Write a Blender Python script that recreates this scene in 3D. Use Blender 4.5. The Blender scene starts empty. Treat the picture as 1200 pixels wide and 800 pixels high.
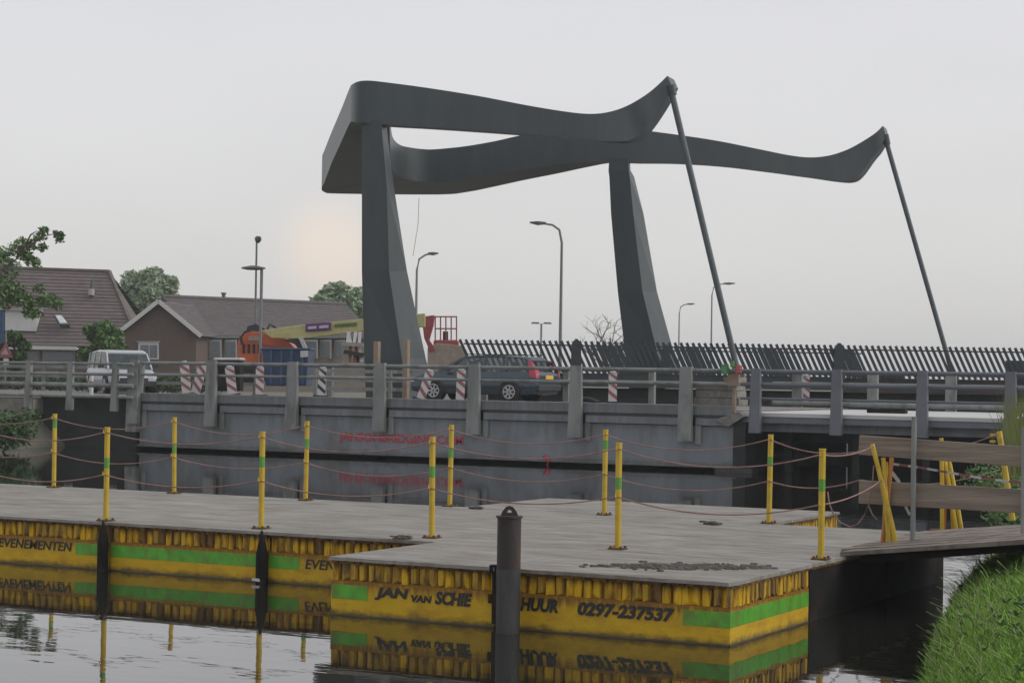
import bpy, bmesh, math, random
from mathutils import Vector, Matrix
random.seed(7)
S = bpy.context.scene
COL = S.collection
# ------------------------------------------------------------------ camera
YAW, PITCH, ROLL, FPX, EYE = math.radians(27.5), math.radians(0.963), math.radians(0.89), 2350.0, 2.5
_f0 = Vector((-math.sin(YAW), math.cos(YAW), 0)); _rt = Vector((math.cos(YAW), math.sin(YAW), 0)); _z = Vector((0, 0, 1))
FW = _f0 * math.cos(PITCH) + _z * math.sin(PITCH); _u = _z * math.cos(PITCH) - _f0 * math.sin(PITCH)
RT = _rt * math.cos(ROLL) + _u * math.sin(ROLL); UP = _u * math.cos(ROLL) - _rt * math.sin(ROLL)
cam = bpy.data.cameras.new('camera'); camo = bpy.data.objects.new('camera', cam); COL.objects.link(camo)
m3 = Matrix((RT, UP, -FW)).transposed()
camo.matrix_world = Matrix.Translation((0, 0, EYE)) @ m3.to_4x4()
cam.sensor_width = 36; cam.lens = 36 * FPX / 1200; cam.clip_start = .1; cam.clip_end = 9000
S.camera = camo
S.render.resolution_x, S.render.resolution_y = 1024, 682
# ------------------------------------------------------------------ world
SUN_EL, SUN_AZ = math.radians(34), math.radians(70)
W = bpy.data.worlds.new('World'); S.world = W; W.use_nodes = True
nt = W.node_tree; N = nt.nodes; L = nt.links
for n in list(N): N.remove(n)
out = N.new('ShaderNodeOutputWorld'); bg = N.new('ShaderNodeBackground'); bg2 = N.new('ShaderNodeBackground'); add = N.new('ShaderNodeAddShader')
sky = N.new('ShaderNodeTexSky'); sky.sky_type = 'NISHITA'; sky.sun_disc = False; sky.sun_elevation = SUN_EL; sky.sun_rotation = SUN_AZ
sky.air_density = 1; sky.dust_density = 4
bg.inputs['Strength'].default_value = .05
hs = N.new('ShaderNodeHueSaturation'); hs.inputs['Saturation'].default_value = .25
L.new(sky.outputs[0], hs.inputs['Color']); L.new(hs.outputs[0], bg.inputs['Color'])
tc = N.new('ShaderNodeTexCoord'); sp = N.new('ShaderNodeSeparateXYZ'); L.new(tc.outputs['Generated'], sp.inputs[0])
rmp = N.new('ShaderNodeValToRGB'); L.new(sp.outputs['Z'], rmp.inputs[0])
cr = rmp.color_ramp; cr.elements[0].position = 0; cr.elements[0].color = (.690, .678, .662, 1)
cr.elements[1].position = .22; cr.elements[1].color = (.618, .612, .645, 1)
e = cr.elements.new(.07); e.color = (.665, .66, .652, 1)
e = cr.elements.new(1.0); e.color = (.62, .64, .68, 1)
# broad soft cloud mottling and a warm-tinted round patch low over the houses
mp = N.new('ShaderNodeMapping'); mp.inputs['Scale'].default_value = (1, 1, 3.5); L.new(tc.outputs['Generated'], mp.inputs[0])
nz = N.new('ShaderNodeTexNoise'); nz.inputs['Scale'].default_value = 4.5; nz.inputs['Detail'].default_value = 4; L.new(mp.outputs[0], nz.inputs['Vector'])
nr = N.new('ShaderNodeMapRange'); nr.inputs['To Min'].default_value = .93; nr.inputs['To Max'].default_value = 1.07; L.new(nz.outputs[0], nr.inputs['Value'])
mul = N.new('ShaderNodeVectorMath'); mul.operation = 'SCALE'; L.new(rmp.outputs[0], mul.inputs[0]); L.new(nr.outputs[0], mul.inputs['Scale'])
def ray(px, py):
    return (RT * ((px - 600) / FPX) + UP * ((400 - py) / FPX) + FW)
gd = ray(388, 296).normalized()
dot = N.new('ShaderNodeVectorMath'); dot.operation = 'DISTANCE'; L.new(tc.outputs['Generated'], dot.inputs[0]); dot.inputs[1].default_value = gd
g = N.new('ShaderNodeMapRange'); g.interpolation_type = 'SMOOTHERSTEP'; g.inputs['From Min'].default_value = .041; g.inputs['From Max'].default_value = 0
L.new(dot.outputs['Value'], g.inputs['Value'])
gm = N.new('ShaderNodeVectorMath'); gm.operation = 'SCALE'; gm.inputs[0].default_value = (.17, .065, -.025); L.new(g.outputs[0], gm.inputs['Scale'])
ad = N.new('ShaderNodeVectorMath'); ad.operation = 'ADD'; L.new(mul.outputs[0], ad.inputs[0]); L.new(gm.outputs[0], ad.inputs[1])
L.new(ad.outputs[0], bg2.inputs['Color']); bg2.inputs['Strength'].default_value = .93
L.new(bg.outputs[0], add.inputs[0]); L.new(bg2.outputs[0], add.inputs[1]); L.new(add.outputs[0], out.inputs[0])
sl = bpy.data.lights.new('sun', 'SUN'); sl.energy = .8; sl.angle = math.radians(22); sl.color = (1, .96, .9)
so = bpy.data.objects.new('sun', sl); COL.objects.link(so)
so.rotation_euler = Vector((math.sin(SUN_AZ) * math.cos(SUN_EL), math.cos(SUN_AZ) * math.cos(SUN_EL), math.sin(SUN_EL))).to_track_quat('Z', 'Y').to_euler()
S.view_settings.view_transform = 'Standard'; S.view_settings.look = 'None'; S.view_settings.exposure = 0; S.view_settings.gamma = 1

# ------------------------------------------------------------------ measuring helpers
def at(px, py, D):                       # world point seen at photo pixel, D metres in front of the standpoint
    r = ray(px, py); h = r.dot(_f0)
    return Vector((0, 0, EYE)) + r * (D / h)
def onY(px, py, y):
    r = ray(px, py); return Vector((0, 0, EYE)) + r * (y / r.y)
def onZ(px, py, z):
    r = ray(px, py); return Vector((0, 0, EYE)) + r * ((z - EYE) / r.z)
# ------------------------------------------------------------------ materials
def mat(name, col, rough=.6, metal=0, var=.18, scale=6, bump=.15, col2=None, c2amt=.5, c2scale=3, stretch=(1, 1, 1), spec=.5, c2lo=.5, c2hi=.62, bscale=None, world=False, grime=None):
    m = bpy.data.materials.new(name); m.use_nodes = True; t = m.node_tree; n = t.nodes; l = t.links
    b = n['Principled BSDF']; b.inputs['Roughness'].default_value = rough; b.inputs['Metallic'].default_value = metal
    b.inputs['Specular IOR Level'].default_value = spec
    tc = n.new('ShaderNodeTexCoord'); ge = n.new('ShaderNodeNewGeometry'); mp = n.new('ShaderNodeMapping'); mp.inputs['Scale'].default_value = stretch
    l.new(ge.outputs['Position'] if world else tc.outputs['Object'], mp.inputs[0])
    nz = n.new('ShaderNodeTexNoise'); nz.inputs['Scale'].default_value = scale; nz.inputs['Detail'].default_value = 6; l.new(mp.outputs[0], nz.inputs['Vector'])
    r = n.new('ShaderNodeValToRGB'); l.new(nz.outputs[0], r.inputs[0])
    r.color_ramp.elements[0].position = .3; r.color_ramp.elements[1].position = .7
    r.color_ramp.elements[0].color = tuple(c * (1 - var) for c in col) + (1,)
    r.color_ramp.elements[1].color = tuple(min(1, c * (1 + var)) for c in col) + (1,)
    last = r.outputs[0]
    if col2:
        n2 = n.new('ShaderNodeTexNoise'); n2.inputs['Scale'].default_value = c2scale; n2.inputs['Detail'].default_value = 8; n2.inputs['Roughness'].default_value = .65; l.new(mp.outputs[0], n2.inputs['Vector'])
        mr = n.new('ShaderNodeMapRange'); mr.inputs['From Min'].default_value = c2lo; mr.inputs['From Max'].default_value = c2hi; mr.inputs['To Max'].default_value = c2amt; l.new(n2.outputs[0], mr.inputs['Value'])
        mx = n.new('ShaderNodeMixRGB'); l.new(mr.outputs[0], mx.inputs[0]); l.new(last, mx.inputs[1]); mx.inputs[2].default_value = tuple(col2) + (1,)
        last = mx.outputs[0]
    for gcol, gz0, gz1, gsc, gst in (grime or ()):      # stains with their own outline, thickest at height gz1 and gone at gz0
        sz = n.new('ShaderNodeSeparateXYZ'); l.new(ge.outputs['Position'], sz.inputs[0])
        m4 = n.new('ShaderNodeMapping'); m4.inputs['Scale'].default_value = gst; l.new(ge.outputs['Position'], m4.inputs[0])
        n4 = n.new('ShaderNodeTexNoise'); n4.inputs['Scale'].default_value = gsc; n4.inputs['Detail'].default_value = 6; n4.inputs['Roughness'].default_value = .7; l.new(m4.outputs[0], n4.inputs['Vector'])
        h4 = n.new('ShaderNodeMapRange'); h4.inputs['From Min'].default_value = gz0; h4.inputs['From Max'].default_value = gz1; h4.clamp = True; l.new(sz.outputs['Z'], h4.inputs['Value'])
        a4 = n.new('ShaderNodeMath'); a4.operation = 'ADD'; l.new(h4.outputs[0], a4.inputs[0]); l.new(n4.outputs[0], a4.inputs[1])
        r4 = n.new('ShaderNodeMapRange'); r4.inputs['From Min'].default_value = .85; r4.inputs['From Max'].default_value = 1.2; r4.inputs['To Max'].default_value = .88; l.new(a4.outputs[0], r4.inputs['Value'])
        x4 = n.new('ShaderNodeMixRGB'); l.new(r4.outputs[0], x4.inputs[0]); l.new(last, x4.inputs[1]); x4.inputs[2].default_value = tuple(gcol) + (1,); last = x4.outputs[0]
    l.new(last, b.inputs['Base Color'])
    if bump:
        n3 = n.new('ShaderNodeTexNoise'); n3.inputs['Scale'].default_value = bscale or scale * 4; n3.inputs['Detail'].default_value = 5; l.new(mp.outputs[0], n3.inputs['Vector'])
        bp = n.new('ShaderNodeBump'); bp.inputs['Strength'].default_value = bump; bp.inputs['Distance'].default_value = .02
        l.new(n3.outputs[0], bp.inputs['Height']); l.new(bp.outputs[0], b.inputs['Normal'])
    return m
M = {}
M['rodm'] = mat('rod_steel', (.075, .09, .10), .45, 0, var=.1, bump=0)
M['yellow'] = mat('pontoon_yellow', (.60, .36, .010), .6, spec=.3, var=.2, scale=3, col2=(.13, .06, .012), c2amt=.85, c2scale=2.6, stretch=(3.2, 3.2, .7), c2lo=.46, c2hi=.64, bump=.3, world=True, grime=[((.075, .035, .01), .36, .62, 6, (4, 4, .4))])
M['ribdark'] = mat('rib_rusty', (.20, .10, .014), .7, var=.35, scale=4, col2=(.06, .028, .01), c2amt=.9, c2scale=4, stretch=(3, 3, .8), c2lo=.4, c2hi=.62, bump=.4, world=True)
M['ribmid'] = mat('rib_dull_yellow', (.50, .30, .010), .6, var=.25, scale=4, col2=(.09, .045, .012), c2amt=.9, c2scale=3, stretch=(3, 3, .7), c2lo=.42, c2hi=.62, bump=.35, world=True)
M['rust'] = mat('rusty_yellow', (.17, .085, .012), .8, var=.4, scale=9, col2=(.05, .022, .01), c2amt=.9, c2scale=5, stretch=(3, 3, 1), c2lo=.42, c2hi=.6, bump=.4)
M['skirt'] = mat('pontoon_yellow_lower', (.58, .365, .012), .6, spec=.3, var=.18, scale=2.2, col2=(.18, .085, .015), c2amt=.7, c2scale=2.2, stretch=(1, 1, 2.2), c2lo=.44, c2hi=.7, bump=.15, world=True, grime=[((.085, .062, .022), .13, -.04, 5, (1, 1, 1.5)), ((.16, .065, .012), .12, .44, 6, (3.5, 3.5, .5))])
M['green'] = mat('stripe_green', (.085, .33, .022), .5, var=.2, scale=4, col2=(.13, .13, .02), c2amt=.75, c2scale=3, stretch=(2, 2, 1.4), c2lo=.48, c2hi=.66)
M['black'] = mat('lettering_black', (.018, .018, .018), .5, var=.3, bump=0)
M['red_paint'] = mat('lettering_red', (.40, .03, .05), .5, var=.15, bump=0)
M['slime'] = mat('waterline_dirt', (.085, .062, .028), .5, var=.4, scale=4)
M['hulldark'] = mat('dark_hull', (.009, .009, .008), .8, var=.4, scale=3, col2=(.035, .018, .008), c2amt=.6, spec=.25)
M['deck'] = mat('deck_steel', (.268, .248, .212), .8, var=.22, scale=.9, col2=(.12, .112, .098), c2amt=.8, c2scale=2.6, stretch=(.55, 1.1, 1), c2lo=.44, c2hi=.74, bump=.6, bscale=16, world=True, grime=[((.115, .085, .058), -.62, 1.35, 1.7, (.45, 1.3, 1)), ((.30, .295, .275), -.5, 1.6, 3.1, (.4, 1.6, 1))])
M['deck_patch'] = mat('flaking_dirt', (.09, .08, .07), .8, var=.4, scale=9, bump=.8)
M['post'] = mat('post_yellow', (.50, .34, .022), .5, var=.16, scale=4, col2=(.3, .17, .03), c2amt=.6, c2scale=7, c2lo=.56, c2hi=.66)
M['postgreen'] = mat('post_green', (.10, .27, .035), .5)
M['rope'] = mat('faded_rope', (.27, .155, .135), .8, var=.25, scale=5)
M['pile'] = mat('pile_steel', (.032, .024, .022), .65, .1, var=.3, scale=5, col2=(.13, .055, .03), c2amt=.6, c2scale=3, stretch=(1, 1, .5), bump=.4)
M['pile_low'] = mat('pile_steel_lower', (.040, .040, .040), .55, .1, var=.3, scale=6, stretch=(2, 2, .5), bump=.35)
M['girder'] = mat('girder_grey', (.172, .190, .207), .5, 0, var=.14, scale=.8, col2=(.085, .085, .08), c2amt=.7, c2scale=.9, stretch=(1.4, 1, .6), c2lo=.46, c2hi=.68, bump=.06, world=True, grime=[((.07, .068, .055), .5, -.1, 1.6, (1, 1, 1)), ((.105, .105, .10), -.2, 2.9, 1.5, (4, 4, .22))])
M['galv'] = mat('galvanised', (.20, .21, .20), .6, .05, var=.18, scale=1.5, col2=(.085, .085, .065), c2amt=.6, c2scale=2.5, stretch=(1, 1, .4), bump=.1)
M['bluerail'] = mat('blue_grey_rail', (.125, .135, .15), .55, .0, var=.15, scale=2, bump=.1)
M['portal'] = mat('portal_green_grey', (.034, .047, .051), .42, .0, var=.12, scale=.9, col2=(.050, .060, .060), c2amt=.7, c2scale=1.3, stretch=(1.4, 1.4, .2), c2lo=.45, c2hi=.65, bump=.05, spec=.5)
M['fencedark'] = mat('fence_dark', (.028, .036, .042), .5, var=.15, bump=.05)
M['darkpanel'] = mat('dark_panel', (.035, .036, .035), .8, var=.4, scale=.8, col2=(.06, .045, .035), c2amt=.7, c2scale=.5)
M['black_void'] = mat('under_bridge_shade', (.022, .024, .022), .8, var=.4, scale=1.5)  # near-black: the deep shade under the bridges is put into this colour
M['asphalt'] = mat('asphalt', (.17, .16, .145), .85, var=.2, scale=3)
M['concdeck'] = mat('concrete_deck', (.48, .47, .46), .8, var=.1, scale=1)
M['concrete'] = mat('concrete', (.20, .19, .165), .85, var=.2, scale=2.5, col2=(.1, .09, .075), c2amt=.6)
M['wood'] = mat('weathered_plank', (.225, .185, .145), .8, var=.22, scale=2.5, stretch=(.4, 3, 7), col2=(.12, .085, .06), c2amt=.6, c2scale=2.0, bump=.5, c2lo=.48, c2hi=.68)
M['woodpost'] = mat('wood_post', (.25, .19, .14), .85, var=.2, scale=3)
M['gangway'] = mat('gangway_board', (.17, .14, .115), .8, var=.25, scale=2, stretch=(2, .5, 1), col2=(.08, .06, .045), c2amt=.6, bump=.4)
M['white'] = mat('white_paint', (.50, .49, .49), .45, var=.06, bump=0)
M['whitered'] = mat('board_red', (.25, .085, .09), .5, var=.1, bump=0)
M['brick'] = None
M['roof1'] = mat('roof_tile_brown', (.125, .098, .092), .75, var=.14, scale=3, col2=(.09, .07, .065), c2amt=.6, c2scale=.8)
M['roof2'] = mat('roof_tile_grey_brown', (.108, .092, .090), .8, var=.16, scale=3, col2=(.09, .075, .07), c2amt=.5, c2scale=.6)
M['wallpale'] = mat('pale_wall', (.30, .29, .26), .8)
M['glass'] = mat('window_glass', (.09, .11, .125), .08, var=.1, bump=0, spec=.8)
M['carglass'] = mat('car_glass', (.035, .055, .06), .06, var=.1, bump=0, spec=.9)
_g = M['carglass'].node_tree.nodes['Principled BSDF']; _g.inputs['Alpha'].default_value = .62
M['seat'] = mat('seat_fabric', (.05, .05, .055), .9, bump=0)
M['carblue'] = mat('car_paint_teal', (.052, .075, .092), .22, .35, var=.04, bump=0, spec=.6)
M['carwhite'] = mat('van_paint_white', (.46, .47, .49), .3, var=.04, bump=0)
M['tyre'] = mat('tyre_rubber', (.015, .015, .015), .8, bump=0)
M['rim'] = mat('alloy_rim', (.45, .46, .47), .35, .5, bump=0)
M['trim'] = mat('black_trim', (.025, .026, .028), .6, bump=0)
M['taillamp'] = mat('red_lens', (.42, .03, .06), .2, bump=0, var=.05)
M['headlamp'] = mat('clear_lens', (.55, .56, .58), .1, bump=0)
M['plate'] = mat('plate_yellow', (.70, .42, .05), .5, bump=0, var=.02)
M['orange'] = mat('machine_orange', (.55, .12, .04), .45, var=.15, scale=2, bump=.05)
M['blue'] = mat('container_blue', (.028, .055, .12), .5, var=.2, scale=2, bump=.1)
M['boom'] = mat('boom_cream_yellow', (.50, .46, .20), .5, var=.1)
M['purple'] = mat('sign_purple', (.14, .035, .19), .5, bump=0)
M['redcage'] = mat('cage_red', (.36, .075, .075), .5, var=.12)
M['beige'] = mat('machine_beige', (.36, .29, .235), .6, var=.15)
M['lamp'] = mat('lamp_post_grey', (.20, .21, .21), .5, .3, var=.1, bump=0)
M['lampdark'] = mat('lamp_head_dark', (.09, .095, .1), .5, var=.1, bump=0)
M['bark'] = mat('bark', (.085, .068, .052), .9, var=.3, scale=3)
M['ropegrey'] = mat('cable_thin', (.25, .2, .17), .7, bump=0)
M['signgreen'] = mat('lens_green', (.07, .22, .08), .3, bump=0)
M['signblue'] = mat('sign_blue', (.035, .07, .15), .5, bump=0)
def leafmat(name, a, b, sc=2.0):
    m = mat(name, a, .6, var=.35, scale=sc, col2=b, c2amt=.8, c2scale=sc * .6, c2lo=.42, c2hi=.6, bump=0)
    m.node_tree.nodes['Principled BSDF'].inputs['Specular IOR Level'].default_value = .25
    return m
M['leaf1'] = leafmat('foliage_mid', (.10, .175, .06), (.16, .24, .09), .8)
M['leaf2'] = leafmat('foliage_far', (.25, .33, .21), (.34, .41, .28), .5)  # lightened for the far crowns; distance haze is partly put into this colour
M['leaf3'] = leafmat('foliage_dark', (.045, .09, .03), (.075, .13, .045), 1.2)
M['grassb'] = leafmat('grass_blades', (.145, .275, .03), (.21, .36, .055), 2.2)
M['stemgreen'] = leafmat('dry_stem', (.12, .17, .05), (.19, .20, .09), 2)
M['reed'] = leafmat('reed_blades', (.14, .17, .05), (.2, .21, .08), 2)
M['soil'] = mat('ground_soil', (.045, .055, .022), .9, var=.3, scale=.6)
M['field'] = mat('meadow', (.135, .13, .10), .9, var=.25, scale=.05)
def wave_bump(name): pass
# water: dark and mirror-like with slow low ripples
m = bpy.data.materials.new('canal_water'); m.use_nodes = True; t = m.node_tree; n = t.nodes; l = t.links
for x in list(n): n.remove(x)
o = n.new('ShaderNodeOutputMaterial'); mx = n.new('ShaderNodeMixShader'); df = n.new('ShaderNodeBsdfDiffuse'); gl = n.new('ShaderNodeBsdfGlossy'); fr = n.new('ShaderNodeFresnel')
df.inputs['Color'].default_value = (.016, .017, .013, 1); gl.inputs['Roughness'].default_value = .015; gl.inputs['Color'].default_value = (.97, .97, .98, 1); fr.inputs['IOR'].default_value = 1.95
tc = n.new('ShaderNodeTexCoord'); mp = n.new('ShaderNodeMapping'); mp.inputs['Rotation'].default_value = (0, 0, -YAW); mp.inputs['Scale'].default_value = (.45, 1.6, 1); l.new(tc.outputs['Object'], mp.inputs[0])
w1 = n.new('ShaderNodeTexNoise'); w1.inputs['Scale'].default_value = 1.6; w1.inputs['Detail'].default_value = 3; l.new(mp.outputs[0], w1.inputs['Vector'])
bp = n.new('ShaderNodeBump'); bp.inputs['Strength'].default_value = 1; bp.inputs['Distance'].default_value = .0022; l.new(w1.outputs[0], bp.inputs['Height'])
for s_ in (df, gl, fr): l.new(bp.outputs[0], s_.inputs['Normal'])
l.new(fr.outputs[0], mx.inputs[0]); l.new(df.outputs[0], mx.inputs[1]); l.new(gl.outputs[0], mx.inputs[2]); l.new(mx.outputs[0], o.inputs[0])
M['water'] = m
# brick: procedural texture, too far off to tell the bricks apart
def brickmat(name, c1, c2, mortar):
    m = bpy.data.materials.new(name); m.use_nodes = True; n = m.node_tree.nodes; l = m.node_tree.links
    tc = n.new('ShaderNodeTexCoord'); b = n.new('ShaderNodeTexBrick'); b.inputs['Scale'].default_value = 4
    mp = n.new('ShaderNodeMapping'); mp.inputs['Rotation'].default_value = (math.pi / 2, 0, 0); l.new(tc.outputs['Object'], mp.inputs[0]); l.new(mp.outputs[0], b.inputs[0])
    b.inputs[1].default_value = c1 + (1,); b.inputs[2].default_value = c2 + (1,); b.inputs[3].default_value = mortar + (1,)
    l.new(b.outputs[0], n['Principled BSDF'].inputs['Base Color']); n['Principled BSDF'].inputs['Roughness'].default_value = .9
    return m
M['brick'] = brickmat('brown_brick', (.085, .06, .05), (.115, .075, .058), (.13, .115, .1))
M['brick2'] = brickmat('grey_brick', (.12, .10, .085), (.14, .11, .09), (.16, .15, .13))

# ------------------------------------------------------------------ mesh helpers
class MB:
    def __init__(s): s.v = []; s.f = []; s.mi = []; s.cur = 0
    def add(s, vs, fs):
        b = len(s.v); s.v += [tuple(v) for v in vs]
        for f in fs: s.f.append([b + i for i in f]); s.mi.append(s.cur)
    def box(s, x0, x1, y0, y1, z0, z1):
        s.add([(x0, y0, z0), (x1, y0, z0), (x1, y1, z0), (x0, y1, z0), (x0, y0, z1), (x1, y0, z1), (x1, y1, z1), (x0, y1, z1)],
              [(0, 3, 2, 1), (4, 5, 6, 7), (0, 1, 5, 4), (1, 2, 6, 5), (2, 3, 7, 6), (3, 0, 4, 7)])
    def bar(s, a, b, w, h, up=(0, 0, 1)):            # rectangular bar from a to b
        a = Vector(a); b = Vector(b); d = (b - a).normalized(); u = Vector(up)
        if abs(d.dot(u)) > .97: u = Vector((0, 1, 0))
        r = d.cross(u).normalized(); u = r.cross(d)
        vs = [p + r * (w / 2) * i + u * (h / 2) * j for p in (a, b) for i, j in ((-1, -1), (1, -1), (1, 1), (-1, 1))]
        s.add(vs, [(0, 1, 2, 3), (7, 6, 5, 4), (0, 4, 5, 1), (1, 5, 6, 2), (2, 6, 7, 3), (3, 7, 4, 0)])
    def tube(s, pts, r, n=8, cap=True):
        pts = [Vector(p) for p in pts]; rr = r if isinstance(r, (list, tuple)) else [r] * len(pts); base = len(s.v)
        for i, p in enumerate(pts):
            d = (pts[min(i + 1, len(pts) - 1)] - pts[max(i - 1, 0)]).normalized()
            u = Vector((0, 0, 1)) if abs(d.z) < .95 else Vector((1, 0, 0))
            a = d.cross(u).normalized(); b = a.cross(d)
            for k in range(n):
                t = 2 * math.pi * k / n; s.v.append(tuple(p + (a * math.cos(t) + b * math.sin(t)) * rr[i]))
        for i in range(len(pts) - 1):
            for k in range(n):
                s.f.append([base + i * n + k, base + i * n + (k + 1) % n, base + (i + 1) * n + (k + 1) % n, base + (i + 1) * n + k]); s.mi.append(s.cur)
        if cap:
            s.f.append([base + k for k in range(n)][::-1]); s.mi.append(s.cur)
            s.f.append([base + (len(pts) - 1) * n + k for k in range(n)]); s.mi.append(s.cur)
    def prism(s, prof, axis, a, b):                  # 2-D profile swept from a to b along axis ('x' or 'y')
        n = len(prof)
        if axis == 'y': vs = [(p[0], a, p[1]) for p in prof] + [(p[0], b, p[1]) for p in prof]
        elif axis == 'x': vs = [(a, p[0], p[1]) for p in prof] + [(b, p[0], p[1]) for p in prof]
        else: vs = [(p[0], p[1], a) for p in prof] + [(p[0], p[1], b) for p in prof]
        s.add(vs, [list(range(n)), list(range(n, 2 * n))[::-1]] + [[i, (i + 1) % n, n + (i + 1) % n, n + i][::-1] for i in range(n)])
    def quad(s, a, b, c, d): s.add([a, b, c, d], [(0, 1, 2, 3)])
    def rings(s, R, cap=True, closed=True):
        n = len(R[0]); base = len(s.v)
        for r in R: s.v += [tuple(p) for p in r]
        for i in range(len(R) - 1):
            for k in range(n if closed else n - 1):
                s.f.append([base + i * n + k, base + i * n + (k + 1) % n, base + (i + 1) * n + (k + 1) % n, base + (i + 1) * n + k]); s.mi.append(s.cur)
        if cap:
            s.f.append([base + k for k in range(n)][::-1]); s.mi.append(s.cur)
            s.f.append([base + (len(R) - 1) * n + k for k in range(n)]); s.mi.append(s.cur)
    def mesh(s, name, mats, origin=None, fix=True, smooth=False):
        me = bpy.data.meshes.new(name); o = Vector(origin or (0, 0, 0))
        me.from_pydata([tuple(Vector(v) - o) for v in s.v], [], s.f)
        for mm in (mats if isinstance(mats, (list, tuple)) else [mats]): me.materials.append(mm)
        me.polygons.foreach_set('material_index', s.mi)
        if fix:
            bm = bmesh.new(); bm.from_mesh(me); bmesh.ops.recalc_face_normals(bm, faces=bm.faces); bm.to_mesh(me); bm.free()
        if smooth: me.polygons.foreach_set('use_smooth', [True] * len(me.polygons))
        me.update(); return me
    def build(s, name, mats, parent=None, origin=None, fix=True, smooth=False, bevel=0):
        return link(s.mesh(name, mats, origin, fix, smooth), name, parent, origin, bevel)
def link(me, name, parent=None, loc=None, bevel=0):
    o = bpy.data.objects.new(name, me); COL.objects.link(o)
    if loc is not None: o.location = loc
    if parent is not None:
        o.parent = parent; o.location = Vector(loc if loc is not None else (0, 0, 0)) - worldloc(parent)
    if bevel:
        b = o.modifiers.new('bevel', 'BEVEL'); b.width = bevel; b.segments = 2; b.limit_method = 'ANGLE'; b.harden_normals = False
    return o
def worldloc(o):
    v = Vector((0, 0, 0))
    while o is not None: v = v + Vector(o.location); o = o.parent
    return v
def tag(o, label=None, cat=None, group=None, kind=None):
    if label: o['label'] = label
    if cat: o['category'] = cat
    if group: o['group'] = group
    if kind: o['kind'] = kind
    return o
def empty(name, loc, label=None, cat=None, group=None):
    o = bpy.data.objects.new(name, None); o.empty_display_size = .3; COL.objects.link(o); o.location = loc
    return tag(o, label, cat, group)
_texts = {}
def lettering(txt, parent, loc, height, width, mt, rot=(math.pi / 2, 0, 0), shear=.18, bold=.045, name='lettering'):
    c = bpy.data.curves.new('txt', 'FONT'); c.body = txt; c.size = 1; c.shear = shear; c.offset = bold; c.extrude = .004; c.resolution_u = 3
    to = bpy.data.objects.new('txt', c); COL.objects.link(to); bpy.context.view_layer.update()
    me = bpy.data.meshes.new_from_object(to.evaluated_get(bpy.context.evaluated_depsgraph_get())); bpy.data.objects.remove(to)
    xs = [v.co.x for v in me.vertices]; ys = [v.co.y for v in me.vertices]
    x0, x1, y0, y1 = min(xs), max(xs), min(ys), max(ys)
    for v in me.vertices: v.co.x = (v.co.x - x0) / (x1 - x0) * width; v.co.y = (v.co.y - y0) / (y1 - y0) * height; v.co.z *= .5
    me.materials.clear(); me.materials.append(mt); me.name = name
    o = link(me, name, parent, loc); o.rotation_euler = rot
    return o
def struct(o): o['kind'] = 'structure'; return o

# ------------------------------------------------------------------ the setting: water, banks, roads
b = MB(); b.quad((-75, -60, 0), (60, -60, 0), (60, 900, 0), (-75, 900, 0)); struct(b.build('canal_water', M['water']))
b = MB(); b.quad((-2000, -500, -.9), (2000, -500, -.9), (2000, 2500, -.9), (-2000, 2500, -.9)); struct(b.build('canal_bed', M['soil']))
# left land
def bankL(v): return -42.4 - (1.2 if v < 48 else 0) + .25 * math.sin(v * .7)
b = MB(); vs = [-200, 0, 20, 35, 42, 45, 46.5, 48, 49.5, 52, 56, 60, 66, 80, 120, 300, 900, 2500]
rows = []
for v in vs:
    e = bankL(v); rows.append([(-2000, v, 1.2), (-70, v, 1.25), (e - 3.5, v, 1.35), (e - 1.2, v, .95), (e, v, .1), (e + .5, v, -.9)])
b.rings(rows, cap=False, closed=False); struct(b.build('left_bank_ground', [M['field']]))
# right land where the photographer stands
def bankR(v):
    K = [(-60, -1.2), (0, -.75), (5, -1.5), (10, -2.72), (13, -3.6), (16, -4.5), (19, -5.22), (22.5, -6.0), (25.5, -6.5), (30, -7.2), (40, -8.2), (64, -10.5)]
    for (a, x), (c_, y) in zip(K, K[1:]):
        if a <= v <= c_: return x + (y - x) * (v - a) / (c_ - a)
    return K[-1][1]
b = MB(); rows = []
vs = [-60, -5, 4, 8, 11, 13, 14.5, 16, 17.5, 19, 20.5, 22, 24, 26, 28, 32, 38, 44, 48, 52, 58, 64, 80, 150, 900, 2500]
for v in vs:
    e = bankR(min(v, 64)); k = 1 if v < 30 else 1.6
    rows.append([(e - .4, v, -.9), (e, v, .02), (e + .2, v, .24 * k), (e + .6, v, .46 * k), (e + 1.2, v, .62 * k), (e + 6, v, .80 * k), (60, v, 1.1), (2000, v, 1.2)])
b.rings(rows, cap=False, closed=False); struct(b.build('right_bank_ground', [M['soil']]))
b = MB(); b.quad((-1900, 50.4, 1.62), (-39.4, 50.4, 1.62), (-39.4, 61.5, 1.62), (-1900, 61.5, 1.62)); b.quad((-11.5, 50.5, 1.6), (600, 50.5, 1.6), (600, 60.5, 1.6), (-11.5, 60.5, 1.6)); struct(b.build('approach_road', M['asphalt'], fix=False))
b = MB(); b.quad((-600, 51.1, 1.624), (-39.6, 51.1, 1.624), (-39.6, 51.25, 1.624), (-600, 51.25, 1.624)); struct(b.build('road_edge_line', M['white'], fix=False))

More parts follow.
